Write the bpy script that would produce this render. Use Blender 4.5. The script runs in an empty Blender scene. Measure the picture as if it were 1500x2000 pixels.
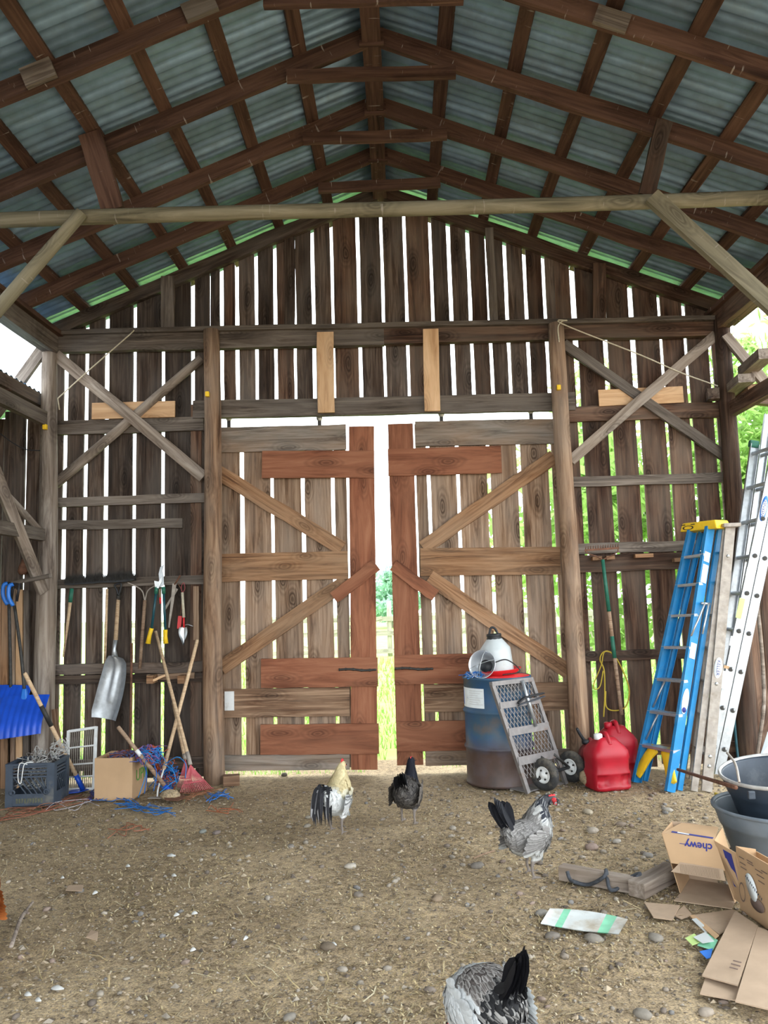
import bpy, bmesh, math, random
from mathutils import Vector, Matrix, noise
random.seed(7)
sc = bpy.context.scene
COL = sc.collection
V = Vector
PI = math.pi

# ---------------------------------------------------------------- camera
FPX, PITCH, YAW, ROLL, CAMH = 1550.0, .1100, .0200, -.0280, 1.55
WY = 7.30                                    # inner face of the front wall
cp, sp, cy_, sy_, cr, sr = math.cos(PITCH), math.sin(PITCH), math.cos(YAW), math.sin(YAW), math.cos(ROLL), math.sin(ROLL)
c_f = V((-sy_*cp, cy_*cp, sp)); c_r0 = V((cy_, sy_, 0)); c_u0 = c_r0.cross(c_f)
c_r = cr*c_r0 + sr*c_u0; c_u = -sr*c_r0 + cr*c_u0
cam = bpy.data.cameras.new('camera'); camo = bpy.data.objects.new('camera', cam); COL.objects.link(camo)
cam.sensor_fit = 'VERTICAL'; cam.sensor_height = 36.0; cam.lens = FPX/2000*36.0; cam.clip_start = .05; cam.clip_end = 300
mw = Matrix.Identity(4)
for i in range(3):
    mw[i][0] = c_r[i]; mw[i][1] = c_u[i]; mw[i][2] = -c_f[i]
mw[2][3] = CAMH
camo.matrix_world = mw
sc.camera = camo

def ray(px, py): return c_r*((px-750)/FPX) - c_u*((py-1000)/FPX) + c_f
def W(px, py, Y=WY):
    r = ray(px, py); t = Y/r.y
    return V((r.x*t, Y, CAMH+r.z*t))
def G(px, py, z=0.0):
    r = ray(px, py); t = (z-CAMH)/r.z
    return V((r.x*t, r.y*t, z))

# ---------------------------------------------------------------- world and exposure
world = bpy.data.worlds.new('overcast_sky'); sc.world = world; world.use_nodes = True
bg = world.node_tree.nodes['Background']; bg.inputs[0].default_value = (.90, .96, 1.0, 1); bg.inputs[1].default_value = 4.2
sc.view_settings.view_transform = 'Standard'; sc.view_settings.look = 'None'
sc.view_settings.exposure = 0.55; sc.view_settings.gamma = 1.0; sc.view_settings.use_curve_mapping = False
sc.cycles.max_bounces = 10; sc.cycles.diffuse_bounces = 6; sc.cycles.transparent_max_bounces = 12

# ---------------------------------------------------------------- materials
def nt(name):
    m = bpy.data.materials.new(name); m.use_nodes = True
    t = m.node_tree; b = t.nodes['Principled BSDF']
    return m, t, b
def add(t, typ, **kw):
    n = t.nodes.new(typ)
    for k, v in kw.items():
        if k.startswith('i_'): n.inputs[int(k[2:])].default_value = v
        else: setattr(n, k, v)
    return n
def c4(c): return (c[0], c[1], c[2], 1)
def ramp(t, stops):
    r = t.nodes.new('ShaderNodeValToRGB'); e = r.color_ramp.elements
    while len(e) < len(stops): e.new(.5)
    for el, (p, c) in zip(e, stops): el.position = p; el.color = c4(c)
    return r
def mixc(t, fac, a, b, blend='MIX'):
    m = t.nodes.new('ShaderNodeMix'); m.data_type = 'RGBA'; m.blend_type = blend
    for sock, v in ((m.inputs[0], fac), (m.inputs[6], a), (m.inputs[7], b)):
        if hasattr(v, 'links'): t.links.new(v, sock)
        elif isinstance(v, (int, float)): sock.default_value = v
        else: sock.default_value = c4(v)
    return m.outputs[2]
def wood(name, dark, mid, light, rough=.85, grain=24.0, knots=.6, vary=.35, patch=None, streaks=0.0):
    m, t, b = nt(name); L = t.links.new
    tc = add(t, 'ShaderNodeTexCoord'); oi = add(t, 'ShaderNodeObjectInfo')
    mul = add(t, 'ShaderNodeVectorMath', operation='SCALE'); mul.inputs[0].default_value = (13.7, 7.3, 5.1); L(oi.outputs['Random'], mul.inputs[3])
    off = add(t, 'ShaderNodeVectorMath', operation='ADD'); L(tc.outputs['Object'], off.inputs[0]); L(mul.outputs[0], off.inputs[1])
    mp = add(t, 'ShaderNodeMapping'); mp.inputs['Scale'].default_value = (1.3, grain, grain); L(off.outputs[0], mp.inputs['Vector'])
    n1 = add(t, 'ShaderNodeTexNoise'); n1.inputs['Scale'].default_value = 1.0; n1.inputs['Detail'].default_value = 7; n1.inputs['Roughness'].default_value = .65; n1.inputs['Distortion'].default_value = 1.1
    L(mp.outputs[0], n1.inputs['Vector'])
    mp2 = add(t, 'ShaderNodeMapping'); mp2.inputs['Scale'].default_value = (1.6, 5, 5); L(off.outputs[0], mp2.inputs['Vector'])
    n2 = add(t, 'ShaderNodeTexNoise'); n2.inputs['Scale'].default_value = 1.0; n2.inputs['Detail'].default_value = 4; L(mp2.outputs[0], n2.inputs['Vector'])
    r1 = ramp(t, [(.34, dark), (.5, mid), (.68, light)]); L(n1.outputs[0], r1.inputs[0])
    r2 = ramp(t, [(.35, (0, 0, 0)), (.68, (1, 1, 1))]); L(n2.outputs[0], r2.inputs[0])
    col = mixc(t, r2.outputs[0], r1.outputs[0], mixc(t, .55, r1.outputs[0], patch or light))
    mp3 = add(t, 'ShaderNodeMapping'); mp3.inputs['Scale'].default_value = (1.5, 4.2, 4.2); L(off.outputs[0], mp3.inputs['Vector'])
    nd = add(t, 'ShaderNodeTexNoise'); nd.inputs['Scale'].default_value = 1.4; nd.inputs['Detail'].default_value = 3; L(mp3.outputs[0], nd.inputs['Vector'])
    wv = add(t, 'ShaderNodeVectorMath', operation='MULTIPLY_ADD'); wv.inputs[1].default_value = (.28, .28, 0); L(nd.outputs['Color'], wv.inputs[0]); L(mp3.outputs[0], wv.inputs[2])
    vo = add(t, 'ShaderNodeTexVoronoi', voronoi_dimensions='2D'); vo.inputs['Scale'].default_value = 1.0; L(wv.outputs[0], vo.inputs['Vector'])
    rk = ramp(t, [(.03, (.8, .8, .8)), (.06, (.35, .35, .35)), (.085, (1, 1, 1)), (.12, (.25, .25, .25)), (.15, (.55, .55, .55)), (.19, (.05, .05, .05)), (.23, (.35, .35, .35)), (.28, (0, 0, 0))]); L(vo.outputs['Distance'], rk.inputs[0])
    kf = add(t, 'ShaderNodeMath', operation='MULTIPLY', i_1=knots); L(rk.outputs[0], kf.inputs[0])
    col = mixc(t, kf.outputs[0], col, [x*.45 for x in dark])
    mr = add(t, 'ShaderNodeMapRange'); mr.inputs[3].default_value = 1-vary; mr.inputs[4].default_value = 1+vary; L(oi.outputs['Random'], mr.inputs[0])
    cb = add(t, 'ShaderNodeCombineColor')
    for i in range(3): L(mr.outputs[0], cb.inputs[i])
    col = mixc(t, 1.0, col, cb.outputs[0], 'MULTIPLY')
    if streaks:                                  # dried bird droppings running across the timber
        mp4 = add(t, 'ShaderNodeMapping'); mp4.inputs['Scale'].default_value = (38, 5, 5); L(off.outputs[0], mp4.inputs['Vector'])
        n4 = add(t, 'ShaderNodeTexNoise'); n4.inputs['Scale'].default_value = 1.0; n4.inputs['Detail'].default_value = 3; L(mp4.outputs[0], n4.inputs['Vector'])
        r4 = ramp(t, [(.67, (0, 0, 0)), (.72, (streaks,)*3)]); L(n4.outputs[0], r4.inputs[0]); col = mixc(t, r4.outputs[0], col, (.40, .36, .33))
    L(col, b.inputs['Base Color']); b.inputs['Roughness'].default_value = rough; b.inputs['Specular IOR Level'].default_value = .25
    bp = add(t, 'ShaderNodeBump'); bp.inputs['Strength'].default_value = .35; bp.inputs['Distance'].default_value = .006; L(n1.outputs[0], bp.inputs['Height']); L(bp.outputs[0], b.inputs['Normal'])
    return m
def pm(name, col, rough=.6, metal=0.0, var=.2, scale=14.0, dirt=None, dirt_amt=.5, bump=0.0, spec=.4):
    m, t, b = nt(name); L = t.links.new
    tc = add(t, 'ShaderNodeTexCoord')
    n = add(t, 'ShaderNodeTexNoise'); n.inputs['Scale'].default_value = scale; n.inputs['Detail'].default_value = 6; L(tc.outputs['Object'], n.inputs['Vector'])
    r = ramp(t, [(.3, [x*(1-var) for x in col]), (.7, [min(1, x*(1+var)) for x in col])]); L(n.outputs[0], r.inputs[0])
    out = r.outputs[0]
    if dirt:
        n2 = add(t, 'ShaderNodeTexNoise'); n2.inputs['Scale'].default_value = scale*.4; n2.inputs['Detail'].default_value = 8; n2.inputs['Roughness'].default_value = .7; L(tc.outputs['Object'], n2.inputs['Vector'])
        rd = ramp(t, [(.62-.25*dirt_amt, (0, 0, 0)), (.78-.12*dirt_amt, (1, 1, 1))]); L(n2.outputs[0], rd.inputs[0])
        out = mixc(t, rd.outputs[0], out, dirt)
    L(out, b.inputs['Base Color']); b.inputs['Roughness'].default_value = rough; b.inputs['Metallic'].default_value = metal; b.inputs['Specular IOR Level'].default_value = spec
    if bump:
        bp = add(t, 'ShaderNodeBump'); bp.inputs['Strength'].default_value = bump; bp.inputs['Distance'].default_value = .01; L(n.outputs[0], bp.inputs['Height']); L(bp.outputs[0], b.inputs['Normal'])
    return m
def attr_mat(name, rough=.8, trans=0.0, var=.15, spec=.2):
    m, t, b = nt(name); L = t.links.new
    a = add(t, 'ShaderNodeAttribute', attribute_name='Col')
    tc = add(t, 'ShaderNodeTexCoord'); n = add(t, 'ShaderNodeTexNoise'); n.inputs['Scale'].default_value = 60; n.inputs['Detail'].default_value = 3; L(tc.outputs['Object'], n.inputs['Vector'])
    r = ramp(t, [(.3, (1-var,)*3), (.7, (1+var*.5,)*3)]); L(n.outputs[0], r.inputs[0])
    col = mixc(t, 1.0, a.outputs['Color'], r.outputs[0], 'MULTIPLY')
    L(col, b.inputs['Base Color']); b.inputs['Roughness'].default_value = rough; b.inputs['Specular IOR Level'].default_value = spec
    if trans:
        tr = add(t, 'ShaderNodeBsdfTranslucent'); L(col, tr.inputs['Color'])
        mx = add(t, 'ShaderNodeMixShader', i_0=trans); L(b.outputs[0], mx.inputs[1]); L(tr.outputs[0], mx.inputs[2])
        L(mx.outputs[0], t.nodes['Material Output'].inputs[0])
    return m

M = {}
M['siding'] = wood('weathered_siding', (.018, .011, .008), (.068, .043, .030), (.165, .122, .092), knots=.8, vary=.38, patch=(.14, .122, .108))
M['siding_r'] = wood('brown_siding', (.022, .010, .006), (.082, .040, .024), (.18, .105, .066), knots=.8, vary=.38, patch=(.15, .12, .095))
M['rail'] = wood('grey_rail', (.04, .029, .022), (.125, .098, .078), (.25, .21, .175), vary=.2, patch=(.20, .175, .155))
M['post'] = wood('round_post', (.07, .036, .02), (.23, .135, .08), (.40, .27, .17), grain=16, vary=.15, patch=(.30, .24, .19))
M['greypost'] = wood('grey_post', (.08, .06, .05), (.24, .20, .17), (.42, .37, .32), grain=16, vary=.1, patch=(.24, .18, .13))
M['red'] = wood('red_cedar', (.11, .038, .02), (.225, .083, .043), (.32, .14, .078), grain=13, knots=.7, vary=.10)
M['doorgrey'] = wood('door_board', (.07, .036, .019), (.22, .135, .083), (.38, .265, .18), vary=.2, knots=.9, patch=(.28, .225, .18))
M['doorbrown'] = wood('door_rail', (.09, .042, .02), (.26, .135, .067), (.40, .235, .13), vary=.1, patch=(.31, .21, .135))
M['doordark'] = wood('dark_barky_board', (.03, .014, .008), (.13, .065, .035), (.38, .25, .16), grain=30, vary=.1)
M['bluegrey'] = wood('blue_grey_board', (.09, .075, .065), (.20, .175, .15), (.31, .275, .245), vary=.08, patch=(.31, .19, .11))
M['pale'] = wood('new_lumber', (.42, .23, .11), (.60, .37, .20), (.72, .49, .30), grain=10, knots=.5, vary=.1)
M['rafter'] = wood('rafter_timber', (.026, .012, .008), (.068, .034, .024), (.13, .072, .05), vary=.25, knots=.3, streaks=.7)
M['log'] = wood('peeled_log', (.065, .058, .038), (.165, .145, .095), (.27, .24, .17), grain=14, vary=.12, streaks=.5)
M['handle'] = wood('tool_handle', (.30, .19, .11), (.48, .33, .20), (.62, .47, .31), grain=40, knots=0, vary=.15)
M['handle_d'] = wood('old_tool_handle', (.14, .08, .05), (.27, .17, .11), (.40, .29, .20), grain=40, knots=0, vary=.15)
M['cream'] = wood('pale_fence', (.20, .17, .14), (.30, .265, .22), (.40, .365, .32), vary=.1)
M['metal'] = pm('galvanized_sheet', (.24, .37, .52), .40, .5, .16, 9, dirt=(.21, .29, .36), dirt_amt=.5)
def _vary_metal():
    t = M['metal'].node_tree; b = t.nodes['Principled BSDF']; src = b.inputs['Base Color'].links[0].from_socket
    oi = add(t, 'ShaderNodeObjectInfo'); mr = add(t, 'ShaderNodeMapRange'); mr.inputs[3].default_value = .78; mr.inputs[4].default_value = 1.2; t.links.new(oi.outputs['Random'], mr.inputs[0])
    cb = add(t, 'ShaderNodeCombineColor')
    for i in range(3): t.links.new(mr.outputs[0], cb.inputs[i])
    t.links.new(mixc(t, 1.0, src, cb.outputs[0], 'MULTIPLY'), b.inputs['Base Color'])
_vary_metal()
M['steel'] = pm('bare_steel', (.55, .57, .58), .35, .9, .15, 20)
M['alu'] = pm('scuffed_aluminium', (.47, .50, .53), .40, .75, .12, 25, dirt=(.34, .34, .34), dirt_amt=.3)
M['oldalu'] = pm('weathered_ladder', (.36, .32, .28), .65, .15, .2, 18, dirt=(.22, .18, .14), dirt_amt=.5)
M['iron'] = pm('dark_iron', (.05, .048, .045), .6, .5, .3, 30)
M['rust'] = pm('rusty_iron', (.16, .075, .045), .8, .2, .35, 30)
M['black'] = pm('black_plastic', (.018, .019, .022), .5, 0, .2, 20)
M['rubber'] = pm('tyre_rubber', (.03, .03, .031), .8, 0, .3, 30, dirt=(.14, .12, .09), dirt_amt=.55)
M['white'] = pm('white_paint', (.72, .73, .72), .5, 0, .06, 20, dirt=(.45, .42, .37), dirt_amt=.3)
M['bluelad'] = pm('blue_fibreglass', (.012, .20, .46), .4, 0, .10, 12, dirt=(.10, .26, .42), dirt_amt=.35)
M['yellow'] = pm('yellow_plastic', (.85, .55, .02), .5, 0, .08, 20)
M['snowblue'] = pm('blue_plastic', (.012, .075, .52), .35, 0, .15, 8)
M['blue2'] = pm('bright_blue_plastic', (.02, .17, .62), .35, 0, .1, 8)
M['redcan'] = pm('red_polythene', (.36, .006, .018), .42, 0, .12, 10, dirt=(.34, .05, .05), dirt_amt=.35)
M['redcan2'] = pm('dull_red_polythene', (.20, .02, .024), .6, 0, .12, 10, dirt=(.20, .08, .07), dirt_amt=.4)
M['redpl'] = pm('red_plastic', (.62, .03, .035), .4, 0, .1, 10)
M['rakered'] = pm('faded_red_plastic', (.42, .075, .09), .6, 0, .15, 20)
M['jug'] = pm('milky_plastic', (.52, .56, .57), .4, 0, .05, 6, dirt=(.48, .47, .41), dirt_amt=.25)
M['card'] = pm('cardboard', (.47, .31, .18), .85, 0, .07, 6, spec=.15)
M['card2'] = pm('dusty_cardboard', (.42, .31, .22), .9, 0, .10, 8, dirt=(.34, .26, .19), dirt_amt=.4, spec=.1)
M['navy'] = pm('navy_print', (.03, .035, .20), .8, 0, .1, 30)
M['greenprint'] = pm('green_print', (.10, .28, .05), .8, 0, .1, 30)
M['greyprint'] = pm('grey_print', (.55, .56, .57), .8, 0, .05, 30)
M['inkprint'] = pm('brown_print', (.16, .11, .09), .8, 0, .1, 30)
M['inkprint2'] = pm('faded_olive_print', (.15, .15, .08), .8, 0, .3, 60)
M['tub'] = pm('grey_rubber_tub', (.13, .16, .19), .5, 0, .2, 7, dirt=(.20, .22, .24), dirt_amt=.5)
M['tub2'] = pm('black_rubber_tub', (.030, .042, .06), .45, 0, .3, 7, dirt=(.10, .11, .12), dirt_amt=.3)
M['rim'] = pm('worn_rim', (.42, .41, .39), .6, 0, .2, 20)
M['tarp'] = pm('white_woven_bag', (.60, .63, .62), .6, 0, .06, 10, dirt=(.36, .28, .18), dirt_amt=.62)
M['aqua'] = pm('green_band_print', (.22, .55, .36), .6, 0, .1, 20)
M['lime'] = pm('lime_plastic', (.45, .62, .22), .45, 0, .1, 20)
M['green'] = pm('green_paint', (.02, .13, .085), .5, 0, .2, 20)
M['teal'] = pm('dark_teal_paint', (.01, .065, .085), .4, 0, .1, 20)
M['hose'] = pm('yellow_cord', (.45, .33, .03), .5, 0, .1, 20)
M['rope'] = pm('pale_rope', (.55, .50, .38), .9, 0, .15, 60)
M['darkrope'] = pm('dark_rope', (.05, .055, .065), .9, 0, .3, 60)
M['wire'] = pm('grey_wire', (.45, .45, .44), .5, .4, .2, 60)
M['crate'] = pm('navy_crate_plastic', (.045, .06, .085), .55, 0, .2, 12, dirt=(.16, .15, .13), dirt_amt=.35)
M['skin'] = pm('red_comb', (.55, .04, .045), .5, 0, .15, 60)
M['eye'] = pm('bird_eye', (.02, .012, .008), .15, 0, 0, 20)
M['bird'] = attr_mat('bird_plumage', .75)
M['feather'] = attr_mat('feather', .6, .15)
M['straw'] = attr_mat('straw_chaff', .8, .1)
M['pebble'] = attr_mat('pebbles', .85)
M['leaf'] = attr_mat('leaf', .6, .45)
M['twine'] = attr_mat('baling_twine', .6)
M['hutruck'] = pm('grey_paint_steel', (.20, .185, .18), .5, .3, .15, 20, dirt=(.16, .09, .06), dirt_amt=.25)
M['label'] = pm('drum_label', (.75, .80, .82), .5, 0, .05, 20, dirt=(.6, .62, .6), dirt_amt=.3)
M['mirror'] = pm('polished_reflector', (.72, .75, .78), .42, .8, .05, 10)

def drum_mat():
    m, t, b = nt('drum_paint'); L = t.links.new
    tc = add(t, 'ShaderNodeTexCoord'); sx = add(t, 'ShaderNodeSeparateXYZ'); L(tc.outputs['Object'], sx.inputs[0])
    n = add(t, 'ShaderNodeTexNoise'); n.inputs['Scale'].default_value = 7; n.inputs['Detail'].default_value = 8; L(tc.outputs['Object'], n.inputs['Vector'])
    mr = add(t, 'ShaderNodeMapRange', i_1=.25, i_2=.42); L(sx.outputs[2], mr.inputs[0])
    nz = add(t, 'ShaderNodeMath', operation='MULTIPLY_ADD', i_1=1.0, i_2=-.5); L(n.outputs[0], nz.inputs[0])
    ad = add(t, 'ShaderNodeMath', operation='ADD', use_clamp=True); L(mr.outputs[0], ad.inputs[0]); L(nz.outputs[0], ad.inputs[1])
    rr = ramp(t, [(.3, (.055, .034, .028)), (.7, (.11, .065, .05))]); L(n.outputs[0], rr.inputs[0])
    n3 = add(t, 'ShaderNodeTexNoise'); n3.inputs['Scale'].default_value = 4; n3.inputs['Detail'].default_value = 6; L(tc.outputs['Object'], n3.inputs['Vector'])
    rb = ramp(t, [(.42, (.018, .075, .17)), (.56, (.035, .085, .14)), (.66, (.10, .095, .095))]); L(n3.outputs[0], rb.inputs[0])
    L(mixc(t, ad.outputs[0], rr.outputs[0], rb.outputs[0]), b.inputs['Base Color']); b.inputs['Roughness'].default_value = .55
    return m
M['drum'] = drum_mat()

def dirt_mat():
    m, t, b = nt('trampled_dirt'); L = t.links.new
    tc = add(t, 'ShaderNodeTexCoord')
    def nz(s, d=8, r=.6):
        n = add(t, 'ShaderNodeTexNoise'); n.inputs['Scale'].default_value = s; n.inputs['Detail'].default_value = d; n.inputs['Roughness'].default_value = r
        L(tc.outputs['Object'], n.inputs['Vector']); return n
    a, c, e = nz(1.1), nz(26, 6, .7), nz(120, 3, .6)
    ra = ramp(t, [(.36, (.29, .225, .15)), (.64, (.42, .335, .225))]); L(a.outputs[0], ra.inputs[0])
    rc = ramp(t, [(.32, (.45, .42, .40)), (.5, (1, 1, 1)), (.72, (1.35, 1.3, 1.2))]); L(c.outputs[0], rc.inputs[0])
    re = ramp(t, [(.34, (.6, .58, .56)), (.5, (1, 1, 1)), (.68, (1.5, 1.42, 1.2))]); L(e.outputs[0], re.inputs[0])
    col = mixc(t, 1, mixc(t, 1, ra.outputs[0], rc.outputs[0], 'MULTIPLY'), re.outputs[0], 'MULTIPLY')
    L(col, b.inputs['Base Color']); b.inputs['Roughness'].default_value = .95; b.inputs['Specular IOR Level'].default_value = .1
    bp = add(t, 'ShaderNodeBump'); bp.inputs['Strength'].default_value = .8; bp.inputs['Distance'].default_value = .012; L(c.outputs[0], bp.inputs['Height'])
    bp2 = add(t, 'ShaderNodeBump'); bp2.inputs['Strength'].default_value = .6; bp2.inputs['Distance'].default_value = .004; L(e.outputs[0], bp2.inputs['Height']); L(bp.outputs[0], bp2.inputs['Normal'])
    L(bp2.outputs[0], b.inputs['Normal']); return m
M['dirt'] = dirt_mat()
M['lawn'] = pm('lawn_soil', (.32, .48, .10), .9, 0, .3, 3)

# ---------------------------------------------------------------- builders
MWM = {}
F = Matrix.Identity(4)                       # current local frame of the thing being built
def link(o, mtx, parent=None):
    COL.objects.link(o)
    MWM[o.name] = mtx
    if parent is not None:
        o.parent = parent; o.matrix_basis = MWM[parent.name].inverted() @ mtx
    else: o.matrix_basis = mtx
    return o
def tag(o, label=None, cat=None, group=None, kind=None):
    if label: o['label'] = label
    if cat: o['category'] = cat
    if group: o['group'] = group
    if kind: o['kind'] = kind
    return o
def thing(name, label, cat, mtx=None, group=None, kind=None):
    o = bpy.data.objects.new(name, None); o.empty_display_size = .1
    if mtx is None: mtx = Matrix.Identity(4)
    elif isinstance(mtx, Vector): mtx = Matrix.Translation(mtx)
    link(o, mtx); return tag(o, label, cat, group, kind)
def mk(name, vs, fs, mat, parent=None, mtx=None, smooth=False, cols=None):
    me = bpy.data.meshes.new(name); me.from_pydata([tuple(v) for v in vs], [], fs); me.update()
    if isinstance(mat, str): mat = M[mat]
    me.materials.append(mat)
    if smooth: me.polygons.foreach_set('use_smooth', [True]*len(me.polygons))
    if cols is not None:
        ca = me.color_attributes.new('Col', 'FLOAT_COLOR', 'POINT')
        flat = []
        for c in cols: flat += [c[0], c[1], c[2], 1.0]
        ca.data.foreach_set('color', flat)
    o = bpy.data.objects.new(name, me)
    return link(o, F @ (mtx or Matrix.Identity(4)), parent)
def frame(ax, n):
    ax = ax.normalized(); n = V(n) - ax*ax.dot(V(n))
    if n.length < 1e-6: n = ax.orthogonal()
    n.normalize(); s = n.cross(ax)
    return ax, s, n
def mat3(ax, s, n, loc):
    m = Matrix.Identity(4)
    for i in range(3): m[i][0] = ax[i]; m[i][1] = s[i]; m[i][2] = n[i]; m[i][3] = loc[i]
    return m
def beam(name, p0, p1, w, t, mat, parent=None, nrm=(0, -1, 0), seg=5, wob=.003, w1=None, smooth=False):
    p0, p1 = V(p0), V(p1); L = (p1-p0).length; ax, s, n = frame(p1-p0, nrm)
    if w1 is None: w1 = w
    vs, fs = [], []
    for i in range(seg+1):
        f = i/seg; x = (f-.5)*L; ww = (w+(w1-w)*f)/2; bow = random.uniform(-wob, wob)
        for a, b in ((-1, -1), (1, -1), (1, 1), (-1, 1)):
            vs.append((x, a*ww+bow+random.uniform(-wob, wob)*.6, b*t/2+random.uniform(-wob, wob)*.3))
    for i in range(seg):
        for k in range(4):
            fs.append((i*4+k, i*4+(k+1) % 4, i*4+4+(k+1) % 4, i*4+4+k))
    fs = [tuple(reversed(f)) for f in fs]
    fs.append((0, 1, 2, 3)); e = seg*4; fs.append((e+3, e+2, e+1, e))
    return mk(name, vs, fs, mat, parent, mat3(ax, s, n, (p0+p1)/2))
def log(name, p0, p1, r0, r1, mat, parent=None, seg=8, n=14, wob=.05, bend=0.0):
    p0, p1 = V(p0), V(p1); L = (p1-p0).length; ax, s, nn = frame(p1-p0, (0, -1, .01))
    vs, fs = [], []; ph = random.uniform(0, 9)
    for i in range(seg+1):
        f = i/seg; r = r0+(r1-r0)*f; ox = bend*math.sin(f*PI+.3)+r*wob*math.sin(f*7+ph); oz = r*wob*math.cos(f*5+ph)
        for k in range(n):
            a = 2*PI*k/n; rr = r*(1+wob*noise.noise(V((f*3+ph, math.cos(a)*1.3, math.sin(a)*1.3))))
            vs.append(((f-.5)*L, rr*math.cos(a)+ox, rr*math.sin(a)+oz))
    for i in range(seg):
        for k in range(n): fs.append((i*n+k, i*n+n+k, i*n+n+(k+1) % n, i*n+(k+1) % n))
    fs.append(tuple(range(n))); fs.append(tuple(reversed(range(seg*n, seg*n+n))))
    fs = [tuple(reversed(f)) for f in fs]
    return mk(name, vs, fs, mat, parent, mat3(ax, s, nn, (p0+p1)/2), smooth=True)
def tube_geo(pts, r, n=8, caps=True, squash=1.0, up=(0, 0, 1)):
    pts = [V(p) for p in pts]; rs = r if isinstance(r, (list, tuple)) else [r]*len(pts)
    vs, fs = [], []; prev = None
    for i, p in enumerate(pts):
        t = (pts[min(i+1, len(pts)-1)]-pts[max(i-1, 0)])
        if t.length < 1e-9: t = V((0, 0, 1))
        t.normalize()
        u = (prev if prev is not None else V(up)); u = u - t*u.dot(t)
        if u.length < 1e-4: u = t.orthogonal()
        u.normalize(); prev = u; b = t.cross(u)
        for k in range(n):
            a = 2*PI*k/n; vs.append(p+u*(rs[i]*math.cos(a)*squash)+b*(rs[i]*math.sin(a)))
    for i in range(len(pts)-1):
        for k in range(n): fs.append((i*n+k, i*n+(k+1) % n, i*n+n+(k+1) % n, i*n+n+k))
    if caps: fs.append(tuple(reversed(range(n)))); e = (len(pts)-1)*n; fs.append(tuple(range(e, e+n)))
    return vs, fs
def tube(name, pts, r, mat, parent=None, n=8, **kw):
    o = V(pts[0]); vs, fs = tube_geo([V(p)-o for p in pts], r, n, **kw)
    return mk(name, vs, fs, mat, parent, Matrix.Translation(o), smooth=True)
def curve_pts(ctrl, n=8):
    ctrl = [V(c) for c in ctrl]; P = [ctrl[0]*2-ctrl[1]]+ctrl+[ctrl[-1]*2-ctrl[-2]]; out = []
    for i in range(1, len(P)-2):
        for k in range(n):
            t = k/n; a, b, c, d = P[i-1], P[i], P[i+1], P[i+2]
            out.append(.5*((2*b)+(c-a)*t+(2*a-5*b+4*c-d)*t*t+(3*b-a-3*c+d)*t**3))
    out.append(ctrl[-1]); return out
def lathe(name, prof, mat, parent=None, mtx=None, n=32, sx=1.0, sy=1.0, cap=False):
    vs, fs = [], []
    for r, z in prof:
        for k in range(n):
            a = 2*PI*k/n; vs.append((r*math.cos(a)*sx, r*math.sin(a)*sy, z))
    for i in range(len(prof)-1):
        for k in range(n): fs.append((i*n+k, i*n+(k+1) % n, i*n+n+(k+1) % n, i*n+n+k))
    if cap: fs.append(tuple(reversed(range(n)))); e = (len(prof)-1)*n; fs.append(tuple(range(e, e+n)))
    return mk(name, vs, fs, mat, parent, mtx, smooth=True)
def box(name, lo, hi, mat, parent=None, mtx=None, bev=0.0, taper=0.0):
    bm = bmesh.new(); bmesh.ops.create_cube(bm, size=1.0)
    for v in bm.verts:
        k = 1-taper if v.co.z > 0 else 1
        v.co = V(((lo[0]+hi[0])/2+v.co.x*(hi[0]-lo[0])*k, (lo[1]+hi[1])/2+v.co.y*(hi[1]-lo[1])*k, (lo[2]+hi[2])/2+v.co.z*(hi[2]-lo[2])))
    if bev: bmesh.ops.bevel(bm, geom=bm.edges[:], offset=bev, segments=2, affect='EDGES', profile=.6)
    bm.verts.index_update()
    vs = [v.co.copy() for v in bm.verts]; fs = [tuple(v.index for v in f.verts) for f in bm.faces]; bm.free()
    return mk(name, vs, fs, mat, parent, mtx)
def prism(name, pts, h, mat, parent=None, mtx=None):
    n = len(pts); vs = [(p[0], p[1], 0) for p in pts]+[(p[0], p[1], h) for p in pts]
    fs = [tuple(reversed(range(n))), tuple(range(n, 2*n))]+[(i, (i+1) % n, n+(i+1) % n, n+i) for i in range(n)]
    return mk(name, vs, fs, mat, parent, mtx)
def slab(name, pts, h, mat, parent=None):
    """a thin sheet with the given 3-D corner points as its upper side and thickness h below"""
    o = V(pts[0]); P = [V(p)-o for p in pts]; n = len(P); nr = (P[1]-P[0]).cross(P[-1]-P[0]).normalized()
    if nr.z < 0: nr = -nr
    vs = P+[p-nr*h for p in P]
    fs = [tuple(range(n)), tuple(reversed(range(n, 2*n)))]+[(i, n+i, n+(i+1) % n, (i+1) % n) for i in range(n)]
    return mk(name, vs, fs, mat, parent, Matrix.Translation(o))
def text(name, body, size, mat, parent, mtx, shear=0.0, bold=0.0, sx=1.0):
    cu = bpy.data.curves.new('t', 'FONT'); cu.body = body; cu.size = size; cu.extrude = .0006; cu.align_x = 'CENTER'; cu.align_y = 'CENTER'; cu.shear = shear; cu.offset = bold
    cu.resolution_u = 3
    o = bpy.data.objects.new('t', cu); COL.objects.link(o); dg = bpy.context.evaluated_depsgraph_get()
    me = bpy.data.meshes.new_from_object(o.evaluated_get(dg)); bpy.data.objects.remove(o); bpy.data.curves.remove(cu)
    for v in me.vertices: v.co.x *= sx
    me.materials.clear(); me.materials.append(M[mat]); me.name = name
    ob = bpy.data.objects.new(name, me); return link(ob, F @ mtx, parent)
def Rz(a): return Matrix.Rotation(a, 4, 'Z')
def Rx(a): return Matrix.Rotation(a, 4, 'X')
def Ry(a): return Matrix.Rotation(a, 4, 'Y')
def T(*a): return Matrix.Translation(V(a) if len(a) == 3 else a[0])
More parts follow.
